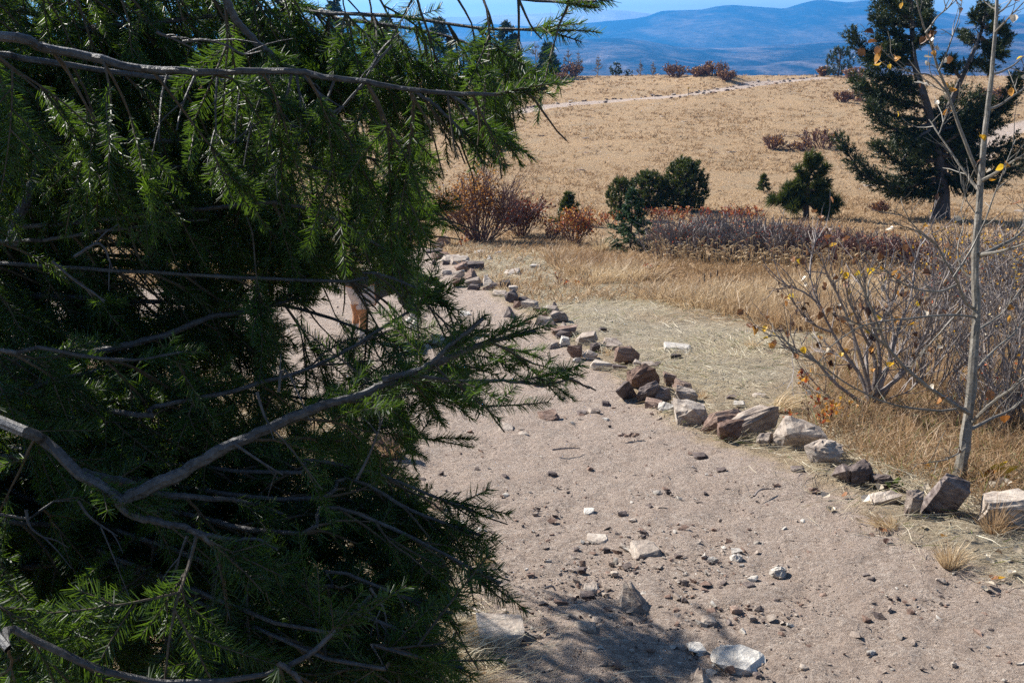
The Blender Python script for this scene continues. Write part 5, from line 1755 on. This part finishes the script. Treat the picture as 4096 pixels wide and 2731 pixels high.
# limbs deeper in the crown
for k in range(12):
    y0 = -160 + 1840 * (k + rng.random()) / 12
    xe = rng.uniform(420, 1060)
    d0, d1 = rng.uniform(2.3, 3.0), rng.uniform(2.5, 3.9)
    if y0 > 900:
        d0, d1 = rng.uniform(1.9, 2.5), rng.uniform(2.1, 2.9)
    sag = rng.uniform(-40, 60)
    limb([(-120, y0 - 20), (xe * 0.35, y0 + sag), (xe * 0.7, y0 + sag * 1.2 + 10), (xe, y0 + rng.uniform(0, 90))], d0, d1, rng.uniform(0.008, 0.015), 0.003, 0.9, rng.uniform(0.4, 1.0), reach=0.36)

# bare dead twigs hanging from the upper limb
mb = MB()
for x, y, pts in [(670, 168, [(655, 230), (620, 290), (640, 420)]), (595, 166, [(615, 215), (650, 260), (690, 310)]), (770, 178, [(745, 240), (700, 300), (660, 350)]), (560, 166, [(548, 230), (540, 300)]), (500, 168, [(495, 240), (498, 330)]), (680, 165, [(690, 240), (690, 320), (672, 370)]),
                  (840, 187, [(800, 230), (760, 280)]), (850, 160, [(880, 110), (920, 75)]), (385, 168, [(370, 230), (365, 320)]), (450, 170, [(420, 240), (405, 300)]), (690, 165, [(735, 215), (790, 250)]), (900, 105, [(860, 150), (835, 185)]), (620, 165, [(600, 220), (575, 300), (560, 380)])]:
    dead_twig(mb, x, y, pts, 2.08)
for x, y, pts in [(420, 96, [(470, 92), (520, 105), (560, 125), (600, 118)]), (360, 75, [(400, 90), (440, 110)]), (170, 590, [(230, 560), (260, 620)]), (120, 600, [(180, 650), (240, 690)]), (640, 900, [(650, 850), (680, 880)]), (820, 1100, [(850, 1040), (880, 960)]), (430, 1230, [(415, 1270), (405, 1310)]), (520, 1250, [(500, 1300), (510, 1330)]),
                  (850, 1350, [(880, 1395), (890, 1440)]), (820, 1385, [(860, 1420), (870, 1470)]), (60, 1170, [(70, 1210), (110, 1240)]), (180, 1150, [(210, 1190), (270, 1230)]), (590, 900, [(610, 960), (640, 1000)]), (540, 1020, [(600, 1060), (650, 1090)])]:
    dead_twig(mb, x, y, pts, 1.9)
o = mb.build('dead_twig_tangle', M['bark'], fir, off=TB)
o['kind'] = 'stuff'
print('fronds', len(placed))

placed.sort(key=lambda a: -a[0])
TW = 290
for sz, k, m, bi in placed[:TW]:
    o = bpy.data.objects.new('twig', FME[k])
    COL.objects.link(o)
    o.parent = LIMBS[bi] if bi < len(LIMBS) else fir
    mm = m.copy()
    mm[:3, 3] -= TB
    o.matrix_basis = Matrix(mm.tolist())
mb = MB()
for sz, k, m, bi in placed[TW:]:
    v, fs, ms, t = FAR_[k]
    w = v @ m[:3, :3].T + m[:3, 3]
    base = mb.n
    mb.v.append(w)
    sh = np.clip(t + rng.normal() * 0.18, 0, 1)
    mb.t.append(sh)
    mb.n += len(w)
    for f, mm in zip(fs, ms):
        mb.f.append(f + base)
        mb.m.append(mm)
o = mb.build('foliage', [M['fir'], M['twig_bark']], fir, off=TB)
o['kind'] = 'stuff'
# ------------------------------------------------------------------ grasses
def grass_field(name, label, n, sampler, lo, hi, w, mat, blades_per, spread, lean=0.35, tintf=None):
    mb = MB()
    xy = sampler(n)
    n = len(xy)
    nb = n * blades_per
    b = np.repeat(xy, blades_per, 0)
    off = rng.normal(size=(nb, 2)) * np.repeat(spread if np.ndim(spread) else np.full(n, spread), blades_per)[:, None]
    p = np.concatenate([b[:, :2] + off, np.zeros((nb, 1))], 1)
    p[:, 2] = gz(p) - 0.01
    H = np.repeat(xy[:, 2], blades_per) * rng.uniform(lo, hi, nb)
    d = np.concatenate([off / (np.abs(off).mean() + 1e-6) * 0.28 + rng.normal(size=(nb, 2)) * lean, np.ones((nb, 1))], 1)
    d = nrm(d) * H[:, None]
    bend = np.concatenate([rng.normal(size=(nb, 2)) * 0.3 + np.array([0.12, 0.02]), -rng.uniform(0.0, 0.35, (nb, 1))], 1) * H[:, None]
    tt = np.clip(np.repeat(rng.random(n), blades_per) * 0.5 + rng.random(nb) * 0.5, 0, 1) if tintf is None else tintf(p)
    blades(mb, p, d, np.repeat(xy[:, 3], blades_per) * w, bend, 0, tt)
    o = mb.build(name, M[mat], smooth=False)
    tag(o, kind='stuff')
    o['label'] = label
    return o


def scatter_px(n, poly_px, y0, y1, size, accept=None, xlim=(-0.62, 0.62)):
    """Random ground points inside a photograph polygon: x, y, height scale, width scale."""
    P = hits(poly_px)
    out = []
    bx = (P[:, 0].min(), P[:, 0].max())
    by = (P[:, 1].min(), P[:, 1].max())
    while sum(len(o) for o in out) < n:
        m = 4 * n
        y = by[0] * (by[1] / by[0]) ** rng.random(m)
        x = rng.uniform(*bx, m)
        k = in_poly(x, y, P)
        x, y = x[k], y[k]
        k = (trailness(x, y) + 0.25 * fbm(x * 3, y * 3, 81, 2) < 0.42)
        if accept is not None:
            k &= accept(x, y)
        x, y = x[k], y[k]
        s = size * rng.uniform(0.6, 1.3, len(x))
        out.append(np.stack([x, y, s, 1 + y * 0.09], 1))
        if len(x) == 0:
            break
    return np.concatenate(out)[:n]


# far meadow: short tufts out to the ridge
def meadow(n):
    y = 12 * (108 / 12) ** rng.random(n * 2)
    x = rng.uniform(-0.62, 0.62, n * 2) * (y + 1)
    c = fbm(x * 0.25, y * 0.25, 90, 4)
    k = (trailness(x, y) < 0.2) & (rng.random(n * 2) < 0.45 + 0.6 * c)
    x, y, c = x[k][:n], y[k][:n], c[k][:n]
    return np.stack([x, y, (0.10 + 0.10 * rng.random(len(x)) ** 2) * (1 + y / 130), 1 + y * 0.10], 1)


grass_field('meadow_grass', 'short tan grass covering the wide meadow', 26000, meadow, 0.6, 1.2, 0.006, 'meadow', 6, 0.07, 0.5)

# tall golden grass before the shrub belt
GOLD = [(2150, 1010), (2350, 1030), (2650, 1085), (2900, 1125), (3300, 1145), (3800, 1180), (4300, 1230), (4300, 1400), (3500, 1370), (3200, 1345), (2900, 1260), (2600, 1210), (2300, 1130)]
grass_field('golden_grass', 'tall golden grass between the straw and the shrub belt', 3600, lambda n: scatter_px(n, GOLD, 0, 0, 0.27, lambda x, y: fbm(x * 0.6, y * 0.6, 93, 3) > -0.45), 0.5, 1.25, 0.0042, 'straw', 12, 0.06, 0.22,
            lambda p: np.clip(0.25 + 0.3 * fbm(p[:, 0] * 0.7, p[:, 1] * 0.7, 94, 3) + rng.random(len(p)) * 0.35, 0, 1))
# pale seed heads in front of the dark shrubs
SEED = [(2600, 1060), (2900, 1085), (3300, 1100), (3560, 1115), (3560, 1145), (3200, 1135), (2900, 1118), (2600, 1085)]
mb = MB()
xy = scatter_px(420, SEED, 0, 0, 0.38)
for x, y, h, w in xy:
    p = on_ground(x, y)
    tip = p + np.array([rng.normal() * 0.07, rng.normal() * 0.05, h * rng.uniform(0.8, 1.25)])
    nod = tip + np.array([rng.choice([-1, 1]) * rng.uniform(0.02, 0.07), 0, rng.uniform(-0.03, 0.05)])
    tube(mb, smooth_path([p, (p + tip) / 2 + [0.01, 0, 0], tip], 5), 0.0028, 3, 0, 0.8)
    tube(mb, smooth_path([tip - (tip - p) * 0.08, tip, nod], 5), [0.003, 0.008, 0.010, 0.008, 0.003], 4, 0, rng.uniform(0.85, 1))
o = mb.build('seed_heads', M['straw'])
tag(o, kind='stuff')
o['label'] = 'pale nodding seed heads in front of the dark shrubs'

# flattened straw right of the stones
STRAWP = [(1780, 960), (2300, 1020), (2700, 1190), (3250, 1330), (3500, 1500), (3650, 1760), (4300, 1900), (4500, 2600), (4096, 2520), (3600, 2220), (3350, 2040), (2900, 1850), (2400, 1480), (2100, 1280), (1900, 1150)]
mb = MB()


def strew(n, poly, mat, lo, hi, w, z=(0.004, 0.03), lift=0.18, tr_max=0.62):
    P = hits(poly)
    y = P[:, 1].min() * (P[:, 1].max() / P[:, 1].min()) ** rng.random(n * 3)
    x = rng.uniform(P[:, 0].min(), P[:, 0].max(), n * 3)
    k = in_poly(x, y, P)
    x, y = x[k], y[k]
    tq_ = trailness(x, y)
    k = (tq_ + 0.35 * fbm(x * 2, y * 2, 83, 3) < tr_max) & (rng.random(len(x)) < np.clip(1.15 - tq_, 0.06, 1) ** 2 * (0.55 + 0.6 * fbm(x * 0.9, y * 0.9, 86, 3)))
    x, y = x[k][:n], y[k][:n]
    p = np.stack([x, y, np.zeros(len(x))], 1)
    p[:, 2] = gz(p) + rng.uniform(*z, len(x))
    sw = fbm(x * 0.8, y * 0.8, 84, 2) * 3.0
    d = np.stack([np.cos(sw), np.sin(sw) * 0.8, np.zeros(len(x))], 1) + rng.normal(size=(len(x), 3)) * np.array([0.5, 0.5, lift])
    d[:, 2] = np.abs(d[:, 2])
    L = rng.uniform(lo, hi, len(x))
    d = nrm(d) * L[:, None]
    bend = rng.normal(size=(len(x), 3)) * np.array([0.25, 0.25, 0.06]) * L[:, None]
    bend[:, 2] -= d[:, 2] * 0.6
    blades(mb, p, d, w * (1 + 0.06 * y), bend, mat, np.clip(0.55 + rng.normal(size=len(x)) * 0.28, 0, 1))


strew(26000, STRAWP, 0, 0.06, 0.22, 0.0026)
strew(2600, STRAWP, 1, 0.04, 0.12, 0.0028, lift=0.5)
o = mb.build('straw_litter', [M['straw_pale'], M['green_blade']])
tag(o, kind='stuff')
o['label'] = 'flattened pale straw beside the row of stones'

# straw and needles strewn at the trail edges and under the fir
mb = MB()
EDGEP = [(3000, 1850), (3400, 2020), (3700, 2180), (4200, 2320), (4500, 2700), (4096, 2560), (3750, 2380), (3300, 2130), (2900, 1920)]
strew(5200, EDGEP, 0, 0.03, 0.14, 0.0020, tr_max=1.3)
UNDER = [(1650, 2000), (1850, 2150), (1960, 2300), (2150, 2420), (2500, 2560), (2900, 2900), (1200, 2900), (900, 2400), (1300, 2000)]
strew(6000, UNDER, 0, 0.03, 0.14, 0.0020, tr_max=1.5)
LEFTP = [(-300, 1500), (900, 1520), (1500, 1720), (1750, 2150), (1900, 2500), (1900, 2900), (-300, 2900)]
strew(9000, LEFTP, 0, 0.06, 0.22, 0.0028, lift=0.6)
o = mb.build('dry_litter', [M['straw_pale'], M['green_blade']])
tag(o, kind='stuff')
o['label'] = 'thin dry stalks strewn along the trail edges'

# dry undergrowth between the stones and the sapling
RIGHTP = [(3250, 1400), (3700, 1300), (4300, 1250), (4500, 2100), (4096, 2080), (3800, 1960), (3480, 1860), (3250, 1720)]
grass_field('undergrowth', 'dry grass and stalks under the bare shrubs on the right', 2600, lambda n: scatter_px(n, RIGHTP, 0, 0, 0.20), 0.4, 1.3, 0.0030, 'straw', 9, 0.06, 0.5, lambda p: rng.random(len(p)) * 0.4)  # low tints put the shade of the thicket into the blade colour
grass_field('green_undergrowth', 'olive green blades among the stalks on the right', 420, lambda n: scatter_px(n, RIGHTP, 0, 0, 0.16), 0.4, 1.2, 0.0034, 'green_blade', 6, 0.05, 0.5)
BACKL = [(-300, 900), (1650, 880), (1700, 1000), (1400, 1050), (600, 1120), (-300, 1120)]
grass_field('back_grass', 'tan grass behind the fir on the left', 1500, lambda n: scatter_px(n, BACKL, 0, 0, 0.28), 0.5, 1.2, 0.0045, 'straw', 9, 0.08, 0.35)

# grass tufts one can point to
def tuft(label, x, y, wpx, hpx, n, mat='straw', lean=0.0, tint=(0.3, 0.9), group='single grass tufts'):
    g = hit(x, y)
    s = px_size(g)
    mb = MB()
    th = rng.uniform(0, 6.283, n)
    rr = np.sqrt(rng.random(n))
    p = g + np.stack([np.cos(th) * rr * wpx * 0.16 * s, np.sin(th) * rr * wpx * 0.16 * s, np.full(n, -0.01)], 1)
    H = hpx * s * rng.uniform(0.55, 1.1, n)
    d = nrm(np.stack([np.cos(th) * rr * 0.5 + lean + rng.normal(size=n) * 0.12, np.sin(th) * rr * 0.5 + rng.normal(size=n) * 0.12, np.ones(n)], 1)) * H[:, None]
    bend = np.stack([np.cos(th) * rr * 0.3 + lean * 0.5 + rng.normal(size=n) * 0.12, np.sin(th) * rr * 0.3, -rng.uniform(0.05, 0.35, n)], 1) * H[:, None]
    blades(mb, p, d, 2.6 * s, bend, 0, rng.uniform(*tint, n))
    o = mb.build('grass_tuft', M[mat], off=g)
    o.location = g
    tag(o, label, 'grass tuft', group)
    return o


tuft('pale green-rooted grass tuft standing in the litter at lower right', 3800, 2262, 190, 150, 190)
tuft('grass tuft combed over to the left at the foot of the black rock', 3560, 2110, 200, 110, 170, lean=-0.6)
tuft('blond grass tuft leaning right behind the long tilted slab', 3110, 1640, 150, 130, 200, lean=0.7, tint=(0.7, 1))
tuft('reddish grass clump in front of the boulder at the right edge', 3975, 2130, 160, 190, 110, 'straw', tint=(0, 0.4))
tuft('tall straw-yellow grass clump beside the young fir', 2405, 1012, 70, 100, 90, tint=(0.5, 1))
tuft('low orange grass tuft on the straw, left', 2235, 1118, 50, 34, 60, tint=(0.1, 0.5))
tuft('dry grass clump around the jagged rock behind the fir', 1575, 1830, 150, 150, 140, tint=(0.0, 0.5))
tuft('blond tuft on the straw under the golden grass', 3010, 1392, 90, 60, 90, tint=(0.7, 1))
tuft('faded tuft lying on the left trail edge at the fir tips', 1910, 2245, 140, 60, 110, lean=0.9)
tuft('thin tuft in the gap of the stone row', 2170, 1262, 50, 56, 40, 'green_blade')
tuft('small tuft growing at the big boulder of the middle heap', 2432, 1424, 44, 56, 40)
tuft('grass tuft right of the tilted pile', 2808, 1592, 60, 50, 60)
tuft('faint tuft in the stones at the far end', 1820, 985, 50, 50, 50)
tuft('dry tuft under the lowest fir boughs', 1460, 2660, 260, 150, 110, lean=0.3)

# dark dry stalks standing in the golden grass
for i, (x, y, h) in enumerate([(2818, 1150, 58), (2842, 1128, 40), (2866, 1126, 48), (2878, 1142, 36), (2922, 1160, 44)]):
    g = hit(x, y)
    s = px_size(g)
    mb = MB()
    t = np.array([rng.normal() * 4, 0, h]) * s
    tube(mb, [g, g + t * 0.45, g + t * 0.5, g + t * 0.95, g + t], np.array([1.4, 1.4, 3.0, 2.6, 1.0]) * s, 6)
    o = mb.build('seed_stalk', M['bark_dark'], off=g)
    o.location = g
    tag(o, ['tall dark seed stalk leftmost of those in the golden grass', 'short dark seed stalk leaning beside the tall one', 'dark seed stalk in the middle of its group', 'thin dark seed stalk right of the middle one', 'dark seed stalk rightmost in the golden grass'][i], 'seed stalk', 'dark seed stalks in the golden grass')

# crumbled brown clump of dry dung on the trail
g = hit(2514, 1745)
s = px_size(g)
root = empty('dry_dung', g)
tag(root, 'crumbled reddish clump of dry dung lying on the trail', 'dry dung')
for k in range(7):
    me = rock_mesh(800 + k, 26 * s, 18 * s, 12 * s, 10, 0.05, 'round', 1)
    me.materials.append(M['rock_brown'])
    o = bpy.data.objects.new('dung_piece', me)
    COL.objects.link(o)
    o.parent = root
    o.location = ((-32 + 11 * k) * s, rng.normal() * 8 * s, 0)
    o.rotation_euler = (0, 0, rng.uniform(0, 3))
# sticks
for i, (x0_, y0_, x1_, y1_) in enumerate([(2210, 1806, 2320, 1800), (2180, 2362, 2222, 2372), (3015, 1992, 3100, 1962), (3110, 1600, 3240, 1580), (1830, 2420, 2150, 2560)]):
    a, b = hit(x0_, y0_), hit(x1_, y1_)
    mb = MB()
    P = smooth_path([a + [0, 0, 0.012], (a + b) / 2 + rng.normal(size=3) * 0.01 + [0, 0, 0.02], b + [0, 0, 0.012]], 8)
    tube(mb, P, np.linspace(0.006, 0.003, 8), 5)
    o = mb.build('stick', M['twig'], off=a)
    o.location = a
    tag(o, ['dark thin stick lying across the upper trail', 'tiny stick left of the two flat grey stones', 'pale straw-like stick on the right of the trail', 'pale stick in the straw near the seedlings', 'long bent stick in the shade under the fir'][i], 'stick', 'sticks on the ground')

# ------------------------------------------------------------------ the dog behind the fir
def dog():
    gl = hit(1420, 1346)                          # right fore paw
    s = px_size(gl)
    root = empty('dog', gl)
    tag(root, 'tan, black and white dog standing on the trail, half hidden by the fir', 'dog')
    X = np.array([1.0, 0, 0])
    # the dog looks left towards the viewer; body runs to the right and away
    fx = nrm(np.array([-0.75, -0.66, 0]))
    sx = np.array([-fx[1], fx[0], 0])
    H = 0.62                                      # height at the withers
    f = gl + fx * -0.02
    W = lambda a, b, c: f + fx * a + sx * b + np.array([0, 0, c])
    verts, edges, rad, paws = [], [], [], []

    def chain(pts, prev=None):
        for p, r in pts:
            verts.append(p)
            rad.append(r)
            if prev is not None:
                edges.append((prev, len(verts) - 1))
            prev = len(verts) - 1
        return prev
    rump = chain([(W(-0.62, 0.08, 0.50), 0.125)])
    mid = chain([(W(-0.38, 0.08, 0.50), 0.125), (W(-0.16, 0.08, 0.49), 0.155)], rump)
    ch = chain([(W(-0.02, 0.08, 0.50), 0.14)], mid)
    nk = chain([(W(0.10, 0.08, 0.64), 0.10), (W(0.20, 0.08, 0.76), 0.085)], ch)
    chain([(W(0.29, 0.08, 0.80), 0.085), (W(0.37, 0.08, 0.775), 0.052), (W(0.45, 0.08, 0.76), 0.036)], nk)
    chain([(W(-0.74, 0.08, 0.50), 0.04), (W(-0.90, 0.10, 0.42), 0.045), (W(-1.02, 0.14, 0.36), 0.022)], rump)
    for b, dx in ((-0.02, 0.0), (0.19, 0.06)):
        chain([(W(dx - 0.02, b, 0.36), 0.068), (W(dx - 0.03, b, 0.22), 0.045), (W(dx, b, 0.10), 0.036), (W(dx, b, 0.035), 0.035), (W(dx + 0.06, b, 0.022), 0.030)], ch)
    for b, dx in ((0.0, -0.62), (0.18, -0.54)):
        chain([(W(dx + 0.03, b, 0.36), 0.088), (W(dx + 0.06, b, 0.26), 0.06), (W(dx - 0.10, b, 0.17), 0.036), (W(dx - 0.05, b, 0.05), 0.034), (W(dx + 0.02, b, 0.022), 0.030)], rump)
    me = bpy.data.meshes.new('body')
    me.from_pydata([tuple(np.asarray(v) - gl) for v in verts], edges, [])
    o = bpy.data.objects.new('body', me)
    COL.objects.link(o)
    o.modifiers.new('skin', 'SKIN')
    sl = me.skin_vertices[0].data
    for i, r in enumerate(rad):
        sl[i].radius = (r, r)
        sl[i].use_root = i == 1
    sub = o.modifiers.new('sub', 'SUBSURF')
    sub.levels = sub.render_levels = 3
    dg = bpy.context.evaluated_depsgraph_get()
    m2 = bpy.data.meshes.new_from_object(o.evaluated_get(dg))
    bpy.data.objects.remove(o)
    m2.name = 'body'
    mt, nt, out = new_mat('dog_fur')
    N = NT(nt)
    a = N.n('Attribute', attribute_name='coat')
    gm = N.n('NewGeometry')
    n1 = N.noise(gm.outputs['Position'], 120, 4, 0.7)
    c = N.ramp(N.math('ADD', a.outputs['Fac'], N.math('MULTIPLY', N.math('SUBTRACT', n1, 0.5), 0.18)), [(0.20, (0.62, 0.56, 0.50)), (0.34, (0.46, 0.22, 0.10)), (0.60, (0.34, 0.14, 0.05)), (0.72, (0.02, 0.018, 0.017))])
    p = N.n('BsdfPrincipled', i_Roughness=0.8)
    N.l(c, p.inputs['Base Color'])
    N.l(N.bump(n1, 0.8, 0.01), p.inputs['Normal'])
    N.l(p.outputs[0], out.inputs['Surface'])
    co = np.empty(len(m2.vertices) * 3, np.float32)
    m2.vertices.foreach_get('co', co)
    co = co.reshape(-1, 3).astype(float)
    for p_ in m2.polygons:
        p_.use_smooth = True
    al = (co + gl - f) @ fx
    z = co[:, 2]
    coat = np.where(z < 0.13, 0.1, np.where(z < 0.36, 0.47, 0.85))
    coat = np.where((al < -0.3) & (z > 0.12), 0.9, coat)
    coat = np.where((al > -0.08) & (z > 0.33) & (z < 0.56), 0.24, coat)
    coat = np.where((al > 0.32), 0.4, coat)
    at_ = m2.attributes.new('coat', 'FLOAT', 'POINT')
    at_.data.foreach_set('value', coat.astype(np.float32))
    m2.materials.append(mt)
    ob = bpy.data.objects.new('body', m2)
    COL.objects.link(ob)
    ob.parent = root
    dk, nt2, out2 = new_mat('dog_nose_and_eyes')
    pb = nt2.nodes.new('ShaderNodeBsdfPrincipled')
    pb.inputs['Base Color'].default_value = (0.01, 0.008, 0.007, 1)
    pb.inputs['Roughness'].default_value = 0.25
    nt2.links.new(pb.outputs[0], out2.inputs['Surface'])

    def ball(name, c, r, mat):
        bm = bmesh.new()
        bmesh.ops.create_icosphere(bm, subdivisions=2, radius=1.0)
        me = bpy.data.meshes.new(name)
        for v in bm.verts:
            v.co = Vector((v.co.x * r[0], v.co.y * r[1], v.co.z * r[2]))
        bm.to_mesh(me)
        bm.free()
        me.materials.append(mat)
        q = bpy.data.objects.new(name, me)
        COL.objects.link(q)
        q.parent = root
        q.location = c - gl
        q.rotation_euler = (0, 0, math.atan2(fx[1], fx[0]))
    ball('nose', W(0.485, 0.08, 0.768), (0.018, 0.020, 0.015), dk)
    for b in (-1, 1):
        ball('eye', W(0.355, 0.08 + b * 0.045, 0.825), (0.010, 0.010, 0.010), dk)
        mb = MB()
        e0, e1, e2 = W(0.27, 0.08 + b * 0.05, 0.875), W(0.23, 0.08 + b * 0.075, 0.865), W(0.27, 0.08 + b * 0.10, 0.775)
        mid_ = (e0 + e1 + e2) / 3 + sx * b * 0.02
        back = mid_ - sx * b * 0.03
        mb.add([e0, e1, e2, mid_, back], [[0, 1, 3], [1, 2, 3], [2, 0, 3], [1, 0, 4], [2, 1, 4], [0, 2, 4]])
        e = mb.build('ear', mt, root, smooth=True, off=gl)
        a2 = e.data.attributes.new('coat', 'FLOAT', 'POINT')
        a2.data.foreach_set('value', np.full(5, 0.9, np.float32))


dog()
